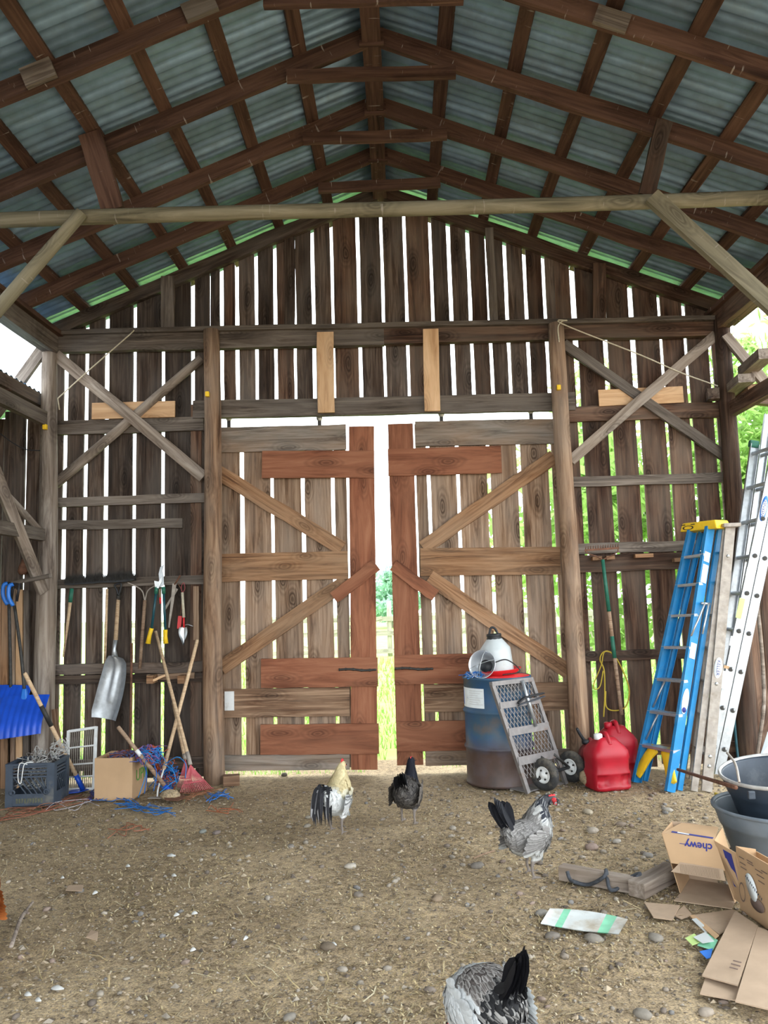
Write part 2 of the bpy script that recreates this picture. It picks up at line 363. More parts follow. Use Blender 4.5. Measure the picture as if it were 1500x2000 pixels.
def wb(name, x0, x1, y0, y1, Y, t, mat, parent, **kw):
    """horizontal board on a plane Y given by its pixel edges (left end, right end, top and bottom at the middle)"""
    a = W(x0, (y0[0]+y1[0])/2, Y); b = W(x1, (y0[1]+y1[1])/2, Y)
    w = ((W(x0, y0[0], Y)-W(x0, y1[0], Y)).length+(W(x1, y0[1], Y)-W(x1, y1[1], Y)).length)/2
    return beam(name, a, b, w, t, mat, parent, **kw)
# ================================================================ THE BARN
# ---------------------------------------------------------------- roof
RIDGE = W(742, 368, WY); XR, ZR = RIDGE.x, RIDGE.z; SL = .40; CS = math.cos(math.atan(SL))
EAVE = 3.42
def zr(x): return ZR - SL*abs(x-XR)
roof = thing('ceiling', 'corrugated metal barn roof on brown rafters and purlins', None, V((XR, 2, ZR)), kind='structure')
RY = [6.58, 5.90, 5.12, 4.34, 3.58, 2.82, 2.06, 1.30, .54, -.22, -.98, -1.74, -2.45]
for y in RY:
    for s in (-1, 1):
        dz = .062
        p0 = V((XR+s*.055, y, zr(XR+.055)-dz)); p1 = V((XR+s*EAVE, y, zr(XR+EAVE)-dz))
        beam('rafter', p0, p1, .125, .045, 'rafter', roof, nrm=(0, -1, 0), seg=8, wob=.006)
ties = {6.58: (622, 860, 368, 357), 5.90: (592, 873, 271, 263), 5.12: (560, 890, 150, 140), 4.34: (515, 905, 2, -8)}
for y, (x0, x1, ya, yb) in ties.items():
    beam('collar_tie', W(x0, ya, y-.045), W(x1, yb, y-.045), .085, .04, 'rafter', roof, seg=6, wob=.005)
beam('ridge_beam', V((XR, 7.6, ZR-.08)), V((XR, -2.6, ZR-.08)), .13, .13, 'rafter', roof, nrm=(0, 0, 1), seg=14, wob=.004)
PURL = [.50, .98, 1.44, 1.91, 2.38, 2.85, 3.26, 3.42]
for s in (-1, 1):
    for d in PURL:
        x = XR+s*d
        beam('purlin', V((x, 7.66, zr(x)+.028)), V((x, -2.6, zr(x)+.028)), .095, .045, 'rafter', roof, nrm=(s*SL, 0, 1), seg=14, wob=.004)
SW = .66
for s in (-1, 1):
    for k in range(16):
        y1 = 7.72-k*SW; ys = [y1-SW*1.03*i/33 for i in range(34)]
        lift = .056 + (.004 if k % 2 else 0)
        vs, fs = [], []
        for y in ys:
            u = (y1-y)/SW
            zz = .016*math.cos(2*PI*u*8.0)*(1.0 if (u < .15 or u > .85 or .38 < u < .62) else .5)
            if abs(u-.5) < .035 or u < .03 or u > .97: zz += .012
            for d in (.0, 1.9, EAVE+.04):
                vs.append((s*d, y-y1, -SL*d+lift+zz))
        for i in range(33):
            for j in range(2):
                q = (i*3+j, i*3+j+1, i*3+j+4, i*3+j+3); fs.append(q if s > 0 else tuple(reversed(q)))
        mk('roof_sheet', vs, fs, 'metal', roof, T(XR, y1, ZR), smooth=True)
# ridge gusset blocks and splice blocks nailed to the rafters
for y in (6.58, 5.90, 5.12):
    box('gusset', (-.085, -.012, -.075), (.085, .012, .05), 'rafter', roof, T(XR, y-.035, ZR-.09))
for (px, py, w, h, Y) in ((75, 143, .19, .125, 4.29), (1195, 38, .2, .11, 4.29), (390, 15, .2, .11, 4.29)):
    p = W(px, py, Y); ang = math.atan(SL)*(1 if px < 742 else -1)
    box('splice_block', (-w/2, -.016, -h/2), (w/2, .016, h/2), 'rail', roof, T(p) @ Ry(-ang))
# plates that carry the rafters along both post lines
XL = W(98, 800, 7.17).x; XRT = W(1421, 800, 7.17).x
for s, x in ((-1, XL), (1, XRT)):
    ztop = zr(x+s*.06)-.135
    beam('plate_beam', V((x, 7.38, ztop-.085)), V((x, -2.6, ztop-.085)), .11, .17, 'rail' if s < 0 else 'siding_r', roof, nrm=(0, 0, 1), seg=12, wob=.005)
    beam('plate_beam', V((x-s*.04, 7.38, ztop+.02)), V((x-s*.04, -2.6, ztop+.02)), .12, .04, 'rafter', roof, nrm=(0, 0, 1), seg=12, wob=.005)
# cross log with its struts and knee braces
YT = 5.0
a, b = W(0, 431, YT), W(1500, 385, YT); d = (b-a)
log('tie_log', a-d*.13, b+d*.10, .050, .046, 'log', roof, seg=16, wob=.10)
beam('strut', W(176, 262, YT+.02), W(222, 412, YT+.02), .15, .045, 'rafter', roof)
beam('strut', W(1297, 238, YT+.02), W(1262, 384, YT+.02), .105, .045, 'siding_r', roof)
ka, kb = W(160, 415, YT-.07), W(0, 600, YT-.07); log('knee_brace', ka, kb+(kb-ka)*.55, .042, .045, 'log', roof)
ka, kb = W(1272, 384, YT-.07), W(1500, 590, YT-.07); beam('knee_brace', ka, kb+(kb-ka)*.3, .105, .05, 'log', roof)

# ---------------------------------------------------------------- front wall
wall = thing('wall_front', 'weathered plank gable wall with light showing between the boards', None, V((0, WY, 0)), kind='structure')
def xg(px, py=690): return W(px, py, WY+.012).x
zhead = W(750, 798, WY).z
zbeam = W(750, 645, WY).z
def siding(gaps, x_end0, x_end1, zb, mats):
    """gaps: (pixel centre, pixel width); boards fill what is between"""
    e = [x_end0]
    for c, w in gaps: e += [xg(c-w/2), xg(c+w/2)]
    e.append(x_end1)
    for i in range(0, len(e), 2):
        x0, x1 = e[i], e[i+1]
        zt = min(zr(x0), zr(x1))-.03
        beam('siding_board', V(((x0+x1)/2, WY+.0125, zb+random.uniform(-.02, .02))), V(((x0+x1)/2, WY+.0125, zt)), x1-x0, .024, mats[i % len(mats)], wall, seg=7, wob=.0025)
siding([(131, 9), (171, 8), (210, 9), (264, 7), (319, 7), (377, 8)], xg(108), xg(410), .03, ['siding'])
siding([(434, 8), (464, 8), (502, 7), (539, 7), (577, 6), (614, 7), (652, 6), (704, 7), (751, 6), (797, 6), (848, 6), (884, 8), (922, 7), (959, 7), (994, 7), (1032, 7), (1069, 7)], xg(412), xg(1090), zhead-.03, ['siding', 'siding', 'siding_r'])
siding([(1125, 10), (1183, 10), (1237, 10), (1292, 6), (1340, 7), (1387, 7)], xg(1090), xg(1425), .03, ['siding_r'])
def stud(px, y0, y1, w, mat, Y=WY-.03, t=.035, pxb=None):
    beam('stud', W(px, y0, Y), W(pxb or px, y1, Y), w, t, mat, wall)
stud(328, 540, 645, .125, 'rail', WY-.075)
stud(566, 440, 640, .095, 'siding', WY-.02)
stud(955, 446, 632, .075, 'rail', WY-.075, pxb=965)
stud(1170, 515, 625, .12, 'siding_r', WY-.075)
stud(635, 649, 806, .155, 'pale', WY-.125, .025, 637)
stud(841, 643, 803, .145, 'pale', WY-.125, .025, 845)
stud(384, 790, 1500, .10, 'siding_r', WY-.008, .012, 382)
beam('gable_rafter', V((XR-.02, WY-.04, zr(XR)-.07)), V((XL-.12, WY-.04, zr(XL-.12)-.07)), .125, .06, 'siding', wall, seg=9, wob=.007)
beam('gable_rafter', V((XR+.02, WY-.04, zr(XR)-.07)), V((XRT+.12, WY-.04, zr(XRT+.12)-.07)), .125, .06, 'siding_r', wall, seg=9, wob=.007)
wb('gable_beam', 112, 750, (653, 640), (690, 675), WY-.075, .07, 'rail', wall, seg=8, wob=.005)
wb('gable_beam', 750, 1398, (638, 622), (673, 657), WY-.075, .07, 'siding_r', wall, seg=8, wob=.005)
wb('gable_ledge', 112, 1398, (648, 618), (655, 628), WY-.11, .10, 'rail', wall, seg=12, wob=.004)
wb('header_beam', 378, 1122, (784, 768), (818, 802), WY-.035, .06, 'rail', wall, seg=10, wob=.004)
# posts
def post(xt, yt, xb, yb, rt, rb, mat, Y):
    p1, p0 = W(xt, yt, Y), W(xb, yb, Y); p0 = p0 + (p0-p1)*((p0.z+.05)/(p1.z-p0.z))
    return log('post', p0, p1, rb, rt, mat, wall, seg=14, n=16, wob=.09)
post(98, 655, 84, 1520, .066, .100, 'greypost', 7.16)
post(413, 645, 418, 1510, .072, .092, 'post', 7.15)
post(1086, 633, 1133, 1440, .072, .088, 'post', 7.15)
post(1410, 618, 1430, 940, .068, .090, 'siding_r', 7.16)
# rails
Yr = WY-.024
for (x0, x1, ya, yb, mm) in ((112, 398, (823, 814), (850, 841), 'rail'), (108, 400, (973, 963), (991, 981), 'rail'), (108, 357, (1017, 1013), (1035, 1031), 'rail'),
        (106, 402, (1134, 1122), (1150, 1141), 'rail'), (104, 400, (1298, 1292), (1319, 1311), 'siding'), (104, 400, (1320, 1313), (1337, 1330), 'siding'), (102, 402, (1484, 1478), (1506, 1499), 'siding'),
        (1108, 1406, (796, 786), (825, 815), 'siding_r'), (1116, 1416, (933, 923), (951, 943), 'rail'), (1124, 1440, (1062, 1052), (1082, 1072), 'rail'), (1126, 1440, (1086, 1074), (1119, 1107), 'siding_r'),
        (1134, 1460, (1273, 1262), (1292, 1282), 'siding_r'), (1150, 1470, (1462, 1446), (1480, 1466), 'siding_r'), (1108, 1122, (767, 767), (792, 792), 'siding_r')):
    wb('rail', x0, x1, ya, yb, Yr, .046, mm, wall, seg=6, wob=.004)
wb('nailed_plank', 180, 342, (787, 783), (819, 814), Yr-.035, .02, 'pale', wall)
wb('nailed_plank', 1169, 1334, (762, 755), (794, 786), Yr-.035, .02, 'pale', wall)
# cross braces
beam('cross_brace', W(110, 694, 7.19), W(398, 932, 7.19), .105, .04, 'greypost', wall)
log('cross_brace', W(394, 700, 7.235), W(108, 946, 7.235), .042, .048, 'greypost', wall)
beam('cross_brace', W(1397, 655, 7.19), W(1114, 900, 7.19), .095, .04, 'greypost', wall)
beam('cross_brace', W(1100, 672, 7.235), W(1416, 892, 7.235), .095, .04, 'rail', wall)
# yellow insulators on the posts
for px, py in ((88, 834), (405, 770), (1091, 757)):
    p = W(px, py, 7.062); box('insulator', (-.018, -.02, -.024), (.018, .02, .024), 'yellow', wall, T(p), bev=.008)

# ---------------------------------------------------------------- sliding doors
def door(name, label, gaps, x0, x1, zt, zb, red, battens, diags):
    d = thing(name, label, 'door', V((W((x0+x1)/2, 1500, 7.4).x, 7.385, .0)), kind='structure')
    e = [x0]
    for c, w in gaps: e += [c-w/2, c+w/2]
    e.append(x1); Yb = 7.395
    for i in range(0, len(e), 2):
        a, b = W(e[i], 1150, Yb).x, W(e[i+1], 1150, Yb).x
        beam('door_board', V(((a+b)/2, Yb, zb)), V(((a+b)/2, Yb, zt)), b-a, .024, 'doorgrey', d, seg=9, wob=.003)
    (xa, ya, xb, yb, w) = red
    beam('upright_plank', W(xb, yb, 7.36), W(xa, ya, 7.36), w, .024, 'red', d, seg=8, wob=.0015)
    for (bx0, bx1, t0, t1, b0, b1, mm, Y) in battens:
        wb('door_rail', bx0, bx1, (t0, t1), (b0, b1), Y, .024, mm, d, seg=6, wob=.0025)
    for (ax, ay, bx, by, w, mm, Y) in diags:
        beam('diagonal_brace', W(ax, ay, Y), W(bx, by, Y), w, .024, mm, d, seg=7, wob=.006)
    return d
YA, YB2 = 7.36, 7.335
zt = W(600, 834, 7.4).z; zb = W(600, 1500, 7.4).z
d1 = door('door_1', 'tall plank sliding door left of the bright gap', [(474.5, 9), (534.5, 7), (595, 8), (654, 7)], 420, 681, zt, zb, (706, 833, 712, 1503, .236),
    [(428, 676, 836, 829, 884, 879, 'bluegrey', YA), (512, 731, 881, 880, 934, 933, 'red', YB2), (432, 679, 1082, 1076, 1136, 1131, 'doorbrown', YA), (510, 738, 1286, 1284, 1344, 1340, 'red', YB2),
     (430, 683, 1345, 1343, 1402, 1398, 'doordark', YA), (509, 740, 1415, 1413, 1474, 1472, 'red', YB2), (430, 683, 1475, 1473, 1505, 1503, 'bluegrey', YA)],
    [(425, 921, 668, 1072, .135, 'doorbrown', YA), (676, 1136, 432, 1304, .135, 'doorbrown', YA), (652, 1168, 736, 1104, .115, 'red', YB2)])
zt2 = W(900, 826, 7.4).z; zb2 = W(900, 1493, 7.4).z
d2 = door('door_2', 'tall plank sliding door right of the bright gap', [(845, 7), (903, 7), (964, 7), (1024.5, 8), (1086, 8)], 820.5, 1128, zt2, zb2, (782, 828, 801, 1494, .236),
    [(811, 1082, 824, 818, 872, 867, 'bluegrey', YA), (758, 979, 877, 871, 930, 924, 'red', YB2), (821, 1094, 1071, 1068, 1125, 1122, 'doorbrown', YA), (770, 960, 1279, 1276, 1337, 1333, 'red', YB2),
     (829, 1116, 1336, 1332, 1391, 1386, 'doordark', YA), (774, 965, 1409, 1406, 1468, 1464, 'red', YB2), (832, 1116, 1467, 1462, 1495, 1490, 'bluegrey', YA)],
    [(1082, 892, 826, 1070, .135, 'doorbrown', YA), (838, 1128, 1110, 1312, .135, 'doorbrown', YA), (768, 1104, 850, 1164, .115, 'red', YB2)])
for d, ax, bx, y in ((d1, 662, 735, 1308), (d2, 772, 846, 1306)):
    a, b = W(ax, y, 7.315), W(bx, y, 7.315); s = 1 if d is d1 else -1
    tube('handle', curve_pts([a, a.lerp(b, .3)+V((0, -.01, .006)), a.lerp(b, .65)+V((0, -.006, -.005)), b]), [.010 if i % 5 else .014 for i in range(25)], 'iron', d, n=6)
for d, px, py in ((d1, 447, 826), (d1, 624, 826), (d2, 862, 818), (d2, 1037, 812)):
    p = W(px, py, 7.39); hg = box('hanger_strap', (-.018, -.006, -.10), (.018, .006, .03), 'iron', d, T(p))
    lathe('roller', [(.0, -.012), (.028, -.012), (.03, 0), (.028, .012), (0, .012)], 'steel', hg, T(p+V((0, 0, .045))) @ Rx(PI/2), n=16)
box('patch_plate', (-.043, -.004, -.085), (.043, .004, .085), 'white', d1, T(W(448, 1369, 7.34)))
tr = wb('trim_1', 420, 1095, (806, 793), (814, 800), 7.40, .05, 'iron', None, wob=0.0); tr['kind'] = 'structure'; tr['label'] = 'dark steel door track under the header'

# ---------------------------------------------------------------- aisles beside the main bay
wl = thing('wall_left', 'dark board wall of the side aisle', None, V((-3.7, WY, 0)), kind='structure')
zl = W(80, 790, 7.16).z
edges = [(xg(51, 1000), XL+.02), (xg(7, 1000), xg(47.5, 1000)), (xg(-50, 1000), xg(5, 1000)), (xg(-110, 1000), xg(-52, 1000)), (xg(-180, 1000), xg(-114, 1000)), (xg(-250, 1000), xg(-183, 1000))]
for a, b in edges:
    beam('aisle_board', V(((a+b)/2, WY+.012, .02)), V(((a+b)/2, WY+.012, zl+.10-(XL-a)*.25)), b-a, .024, 'siding', wl, seg=7, wob=.003)
for k in range(26):
    y = 7.2-k*.36
    beam('aisle_board', V((-5.4, y, .0)), V((-5.4, y, zl-.62)), .34, .024, 'siding', wl, nrm=(1, 0, 0), seg=2, wob=.003)
beam('aisle_rail', V((XL-.02, 7.22, W(78, 822, 7.16).z)), V((XL-.02, -2.0, W(78, 822, 7.16).z)), .13, .06, 'rail', wl, nrm=(1, 0, 0), seg=10)
beam('aisle_rail', V((XL-.02, 7.2, W(68, 1047, 7.16).z)), V((XL-.02, -1.0, W(68, 1047, 7.16).z)), .11, .07, 'rail', wl, nrm=(1, 0, 0), seg=10)
# braces in the left side plane, running from the post towards the viewer
def sidepoint(px, py, x):
    r = ray(px, py); t = x/r.x; return V((x, r.y*t, CAMH+r.z*t))
a = W(83, 1155, 7.06); b = sidepoint(0, 945, XL+.0); beam('aisle_brace', a, b+(b-a)*.5, .085, .06, 'greypost', wl, nrm=(.7, -.7, 0))
a = W(80, 1038, 7.06); b = sidepoint(20, 975, XL-.03); log('aisle_brace', a, b+(b-a)*.6, .03, .032, 'greypost', wl)
a = W(84, 682, 7.14); b = sidepoint(2, 790, XL-.05); beam('aisle_brace', a, W(-40, 850, 7.0), .10, .05, 'greypost', wl)
lr = thing('roof_aisle', 'low corrugated roof of the side aisle', None, V((XL, 3, zl)), kind='structure')
for k in range(14):
    y1 = 7.6-k*.7; vs, fs = [], []
    for i in range(29):
        y = -.715*i/28; zz = .011*math.cos(2*PI*i/28*8)
        for dx in (0, -2.6): vs.append((dx, y, dx*.25+zz))
    for i in range(28): fs.append((i*2, i*2+2, i*2+3, i*2+1))
    mk('roof_sheet', vs, fs, 'metal', lr, T(XL-.10, y1, zl+.12), smooth=True)
beam('aisle_purlin', V((XL-.12, 7.5, zl+.05)), V((XL-.12, -2, zl+.05)), .06, .11, 'siding', lr, nrm=(0, 0, 1), seg=8)
for k in range(7):
    y = 6.6-k*1.3; beam('aisle_rafter', V((XL-.1, y, zl+.03)), V((XL-2.5, y, zl-.57)), .09, .04, 'rafter', lr, seg=3)

wr = thing('wall_right', 'dark low board wall beyond the corner post', None, V((3.6, WY, 0)), kind='structure')
zlow = W(1470, 900, WY).z
for a, b in ((XRT-.01, xg(1462, 1300)), (xg(1464.5, 1300), xg(1494, 1300)), (xg(1495, 1300), xg(1540, 1300)), (xg(1543, 1300), xg(1600, 1300)), (xg(1604, 1300), xg(1660, 1300)), (xg(1664, 1300), xg(1730, 1300))):
    beam('aisle_board', V(((a+b)/2, WY+.012, .02)), V(((a+b)/2, WY+.012, zlow+random.uniform(-.05, .05)-.28)), b-a, .024, 'siding_r', wr, seg=7, wob=.003)
zr_ = W(1445, 800, 7.16).z
beam('aisle_rail', V((XRT+.02, 7.2, zr_)), V((XRT+.02, -1.0, zr_)), .13, .07, 'siding_r', wr, nrm=(-1, 0, 0), seg=10)
beam('aisle_brace', W(1416, 655, 7.10), W(1530, 792, 6.95), .085, .05, 'greypost', wr)
beam('aisle_beam', W(1440, 775, 7.25), W(1640, 800, 7.25), .09, .08, 'siding_r', wr)
# ================================================================ GROUND AND OUTDOORS
def hz(x, y):
    p = V((x*1.3, y*1.3, 0)); q = V((x*7, y*7, 3))
    return -.014+.016*noise.noise(p)+.009*noise.noise(q)
def ground():
    xs = [-5.6+i*.07 for i in range(161)]; ys = [-3+i*.25 for i in range(16)]+[1+i*.06 for i in range(1, 118)]
    vs = [(x, y, hz(x, y)) for y in ys for x in xs]; n = len(xs)
    fs = [(j*n+i, j*n+i+1, j*n+n+i+1, j*n+n+i) for j in range(len(ys)-1) for i in range(n-1)]
    o = mk('floor', vs, fs, 'dirt', None, None, smooth=True); tag(o, 'trampled dirt barn floor strewn with straw and stones', None, kind='structure')
ground()
o = mk('ground_yard', [(-60, -40, -.06), (60, -40, -.06), (60, 7.9, -.06), (-60, 7.9, -.06)], [(0, 1, 2, 3)], 'dirt'); tag(o, 'bare yard soil around the barn', None, kind='structure')
o = mk('lawn', [(-60, 7.9, -.05), (60, 7.9, -.05), (60, 90, -.05), (-60, 90, -.05)], [(0, 1, 2, 3)], 'lawn'); tag(o, 'bright green lawn outside the doors', None, kind='structure')
def blades():
    rnd = random.Random(3); vs, fs, cs = [], [], []
    for i in range(30000):
        y = 7.45+rnd.random()**2*14; half = .7*y
        x = rnd.uniform(-half, half)
        if abs(x+.05) < .42-.25*(y-7.5)+.1*math.sin(y*9) and y < 8.9: continue
        if y < 7.62 and (x > -.4 or rnd.random() < .5): continue
        h = rnd.uniform(.05, .13)*(1+.3*(y-7.5)/10); a = rnd.uniform(0, PI); w = .006+.0012*(y-7.5); lx, ly = rnd.uniform(-.04, .04), rnd.uniform(-.04, .04)
        b = len(vs); dx, dy = math.cos(a)*w, math.sin(a)*w; z = -.05
        vs += [(x-dx, y-dy, z), (x+dx, y+dy, z), (x+lx, y+ly, z+h)]; fs.append((b, b+1, b+2))
        g = rnd.uniform(.75, 1.25); c = (.27*g, .50*g, .10*g) if rnd.random() < .85 else (.5*g, .52*g, .2*g); cs += [c]*3
    o = mk('grass', vs, fs, 'leaf', None, None, cols=cs); tag(o, 'short sunlit grass outside the barn wall', 'grass', kind='stuff')
blades()
# split-rail fence far behind the door gap
fc = G(752, 1282, -.05)
fence = thing('rail_fence', 'pale wooden rail fence far outside the door gap', 'fence', fc)
for k in range(-4, 5):
    x = fc.x+.15+k*1.9; log('fence_post', V((x, fc.y, -.05)), V((x, fc.y, 1.5)), .07, .065, 'cream', fence, seg=3, n=8)
for z in (.12, .62, 1.02):
    beam('fence_rail', V((fc.x-8, fc.y-.08, z)), V((fc.x+8, fc.y-.08, z-.03)), .13, .05, 'cream', fence, seg=4)
for k in range(-4, 4):
    x = fc.x+.15+k*1.9; beam('fence_brace', V((x+.1, fc.y-.1, .62)), V((x+1.7, fc.y-.1, 1.05)) if k % 2 else V((x+1.8, fc.y-.1, .15)), .10, .05, 'cream', fence, seg=3)
def tree(name, label, x, y, h, r, n, cz, leafc, seed, group='trees outside the barn', lw=.09):
    rnd = random.Random(seed); t = thing(name, label, 'tree', V((x, y, -.05)), group)
    log('trunk', V((x, y, -.1)), V((x+.2, y, h*.75)), .16, .05, 'greypost', t, seg=6, n=8)
    vs, fs, cs = [], [], []
    blobs = [(rnd.gauss(0, r*.5), rnd.gauss(0, r*.5), cz+rnd.uniform(-.5, .5)*(h-cz)*1.5, r*rnd.uniform(.25, .5)) for _ in range(26)]
    for i in range(n):
        bx, by, bz, br = rnd.choice(blobs); d = V((rnd.gauss(0, 1), rnd.gauss(0, 1), rnd.gauss(0, 1))).normalized()*br*rnd.uniform(.6, 1.05)
        c = V((bx, by, max(.3, bz)))+d; u = V((rnd.gauss(0, 1), rnd.gauss(0, 1), rnd.gauss(0, 1))).normalized(); w = u.orthogonal().normalized(); s = lw*rnd.uniform(.7, 1.4)
        b = len(vs); vs += [c-u*s, c+w*s*.45, c+u*s, c-w*s*.45]; fs.append((b, b+1, b+2, b+3)); g = rnd.uniform(.7, 1.35); cs += [tuple(k*g for k in leafc)]*4
    mk('foliage', vs, fs, 'leaf', t, T(x, y, 0), cols=cs)
tree('leafy_tree', 'bright green tree showing just past the right corner post', 5.6, 11.2, 6.0, 1.9, 9000, 3.2, (.36, .55, .16), 1)
tree('leafy_tree', 'taller tree behind the right corner tree', 8.2, 14.0, 7.5, 2.6, 9000, 4.0, (.40, .58, .20), 2, lw=.12)
tree('leafy_tree', 'bushy tree seen through the gaps of the right wall bay', 3.4, 13.5, 5.0, 1.7, 7000, 2.4, (.38, .56, .18), 3, lw=.11)
tree('leafy_tree', 'small hazy tree above the far fence', fc.x-.1, 46, 3.2, 1.6, 1800, 1.9, (.28, .48, .33), 5, lw=.22)
# ================================================================ THINGS ALONG THE LEFT BAY
YW = 7.20                                    # plane just in front of the rails
def lerp(a, b, t): return V(a)+(V(b)-V(a))*t
# planks stood on end in the aisle
for (x0, x1, yt, mt, lab) in ((-13, -2, 1142, 'pale', 'tan plank standing at the very edge beside the blue snow shovels'), (0, 4, 1150, 'doorbrown', 'narrow brown plank standing behind the blue shovel grips'), (5, 16, 1145, 'doorbrown', 'wide tan plank standing behind the two shovel shafts'),
        (23, 31, 1150, 'doorgrey', 'grey-tan plank standing between the dark shovel shafts'), (33, 45, 1152, 'pale', 'light tan plank standing right of the shovel shafts'), (48, 58, 1153, 'rail', 'grey weathered plank standing next to the corner post')):
    a, b = W((x0+x1)/2, yt, 7.2), W((x0+x1)/2, 1480, 7.1); b.z = 0
    w = W(x1, yt, 7.2).x-W(x0, yt, 7.2).x
    o = beam('plank', b, a, w, .03, mt, None, wob=.002); tag(o, lab, 'plank', 'planks stood on end in the aisle')
# two blue snow shovels hanging from a peg
pk = beam('wall_peg', W(25, 1139, 6.98), W(99, 1124, 6.80), .035, .035, 'rail'); tag(pk, 'wooden peg sticking out where the snow shovels hang', 'peg')
def snow_shovel(label, grip, base, bl, br, Yb, h, grp='blue snow shovels'):
    t = thing('snow_shovel', label, 'shovel', base, grp)
    tube('shaft', curve_pts([grip+V((0, 0, -.14)), lerp(grip, base, .6), base], 6), .014, 'iron', t, n=8)
    gp = curve_pts([grip+V((-.012, 0, .05)), grip+V((-.045, -.01, .03)), grip+V((-.048, -.01, -.06)), grip+V((-.012, 0, -.14))], 6)
    tube('grip', gp, [.016, .017, .018, .018, .018, .018, .018, .018, .018, .018, .018, .018, .018, .018, .018, .018, .018, .018, .016], 'blue2', t, n=8)
    tube('grip_bar', [grip+V((-.012, 0, .05)), grip+V((.05, -.02, .05)), grip+V((.02, 0, -.10))], .012, 'black', t, n=8)
    vs, fs = [], []; n = 40; m = 7
    for j in range(m):
        v = j/(m-1)
        for i in range(n+1):
            u = i/n; p = lerp(bl, br, u); rib = .006*math.sin(u*2*PI*13)*(v > .1)
            vs.append(p-base+V((0, -.16*math.sin(v*1.5)+.05*(1-math.cos((u-.5)*2.2))+rib, -h*v+.03*math.sin(u*PI)*(1-v))))
    for j in range(m-1):
        for i in range(n): a = j*(n+1)+i; fs.append((a, a+1, a+n+2, a+n+1))
    nv = len(vs); vs += [v+V((0, .006, -.001)) for v in vs]; fs += [tuple(reversed([k+nv for k in f])) for f in fs]
    mk('blade', vs, fs, 'snowblue', t, T(base), smooth=True)
    box('blade_socket', (-.03, -.02, -.09), (.03, .02, .03), 'blue2', t, T(base), bev=.008, taper=.4)
snow_shovel('blue snow shovel hanging nearest, with wide ribbed blade', W(29, 1152, 6.93), W(48, 1352, 6.82), W(-62, 1378, 6.82), W(94, 1357, 6.82), 6.82, .30)
snow_shovel('blue snow shovel hanging behind the other blue one', W(18, 1150, 7.0), W(21, 1348, 7.0), W(-70, 1350, 7.0), W(60, 1340, 7.0), 7.0, .26)
fl = thing('red_float', 'small red teardrop float hung beside the corner post', 'float', W(45, 1100, 7.22))
lathe('bulb', [(0, -.085), (.03, -.08), (.046, -.05), (.04, -.015), (.02, .03), (.012, .06), (0, .062)], 'rust', fl, T(W(45, 1105, 7.22)), n=16); tube('cord', [W(45, 1092, 7.22), W(46, 1060, 7.25)], .003, 'darkrope', fl, n=5)
wr_ = tube('hanging_wire', curve_pts([W(-6, 842, 7.1), W(25, 865, 7.1), W(52, 878, 7.1), W(78, 880, 7.1)]), .005, 'black'); tag(wr_, 'black cable sagging to the left corner post', 'cable')
rp = tube('rope', [W(262, 645, 7.13), W(255, 652, 7.12), W(175, 722, 7.15), W(113, 778, 7.15), W(116, 800, 7.14)], .006, 'rope'); tag(rp, 'thin pale cord slanting across the left bay', 'cord')
rp = tube('rope', curve_pts([W(1092, 668, 7.06), W(1090, 640, 7.05), W(1097, 628, 7.05), W(1108, 626, 7.06), W(1097, 632, 7.05), W(1250, 693, 7.12), W(1330, 728, 7.17), W(1402, 754, 7.12)], 5), .006, 'rope'); tag(rp, 'thin pale cord strung across the right bay', 'cord')

# milk crate with wire
cb = G(10, 1578); cfr = Rz(.06)
cr_ = thing('milk_crate', 'dark navy plastic crate full of grey wire', 'crate', Matrix.Translation(cb) @ cfr); F = MWM[cr_.name].copy()
cw, cd, ch = .375, .33, .335
def crate_side(mtx, w):
    box('side_panel', (0, 0, 0), (w, .012, .10), 'crate', cr_, mtx)
    for z in (.225, .25, .275, .30): box('slot_bar', (0, 0, z), (w, .010, z+.012), 'crate', cr_, mtx)
    box('rim', (-.004, -.006, ch-.02), (w+.004, .014, ch), 'crate', cr_, mtx)
    for x in (0, w-.055): box('corner_post', (x, -.004, .0), (x+.055, .014, ch-.02), 'crate', cr_, mtx)
    for k in range(7):
        x = .06+k*(w-.12)/6; beam('lattice_bar', mtx @ V((x, .005, .23)), mtx @ V((min(w-.05, x+.10), .005, .10)), .008, .008, 'crate', cr_, nrm=(0, -1, 0), seg=1, wob=0)
crate_side(Matrix.Identity(4), cw); crate_side(T(cw, 0, 0) @ Rz(PI/2), cd); crate_side(T(0, cd, 0) @ Rz(-PI/2) @ T(0, 0, 0), cd)
box('back_panel', (0, cd-.012, 0), (cw, cd, ch), 'crate', cr_); box('bottom_panel', (0, 0, 0), (cw, cd, .01), 'crate', cr_)
for x in (.055, cw-.055): lathe('boss', [(.018, 0), (.024, .004), (.024, .012), (.012, .014), (.012, 0)], 'crate', cr_, T(x, 0, .115) @ Rx(PI/2), n=14)
for k in range(10):                                # faded, no longer readable block lettering
    x = .085+k*.0215; box('faded_letter', (x, -.0052, .030), (x+.004, -.004, .068), 'inkprint2', cr_); box('faded_letter', (x+.008, -.0052, .030+.004*(k % 3)), (x+.012, -.004, .066), 'inkprint2', cr_)
rnd = random.Random(5)
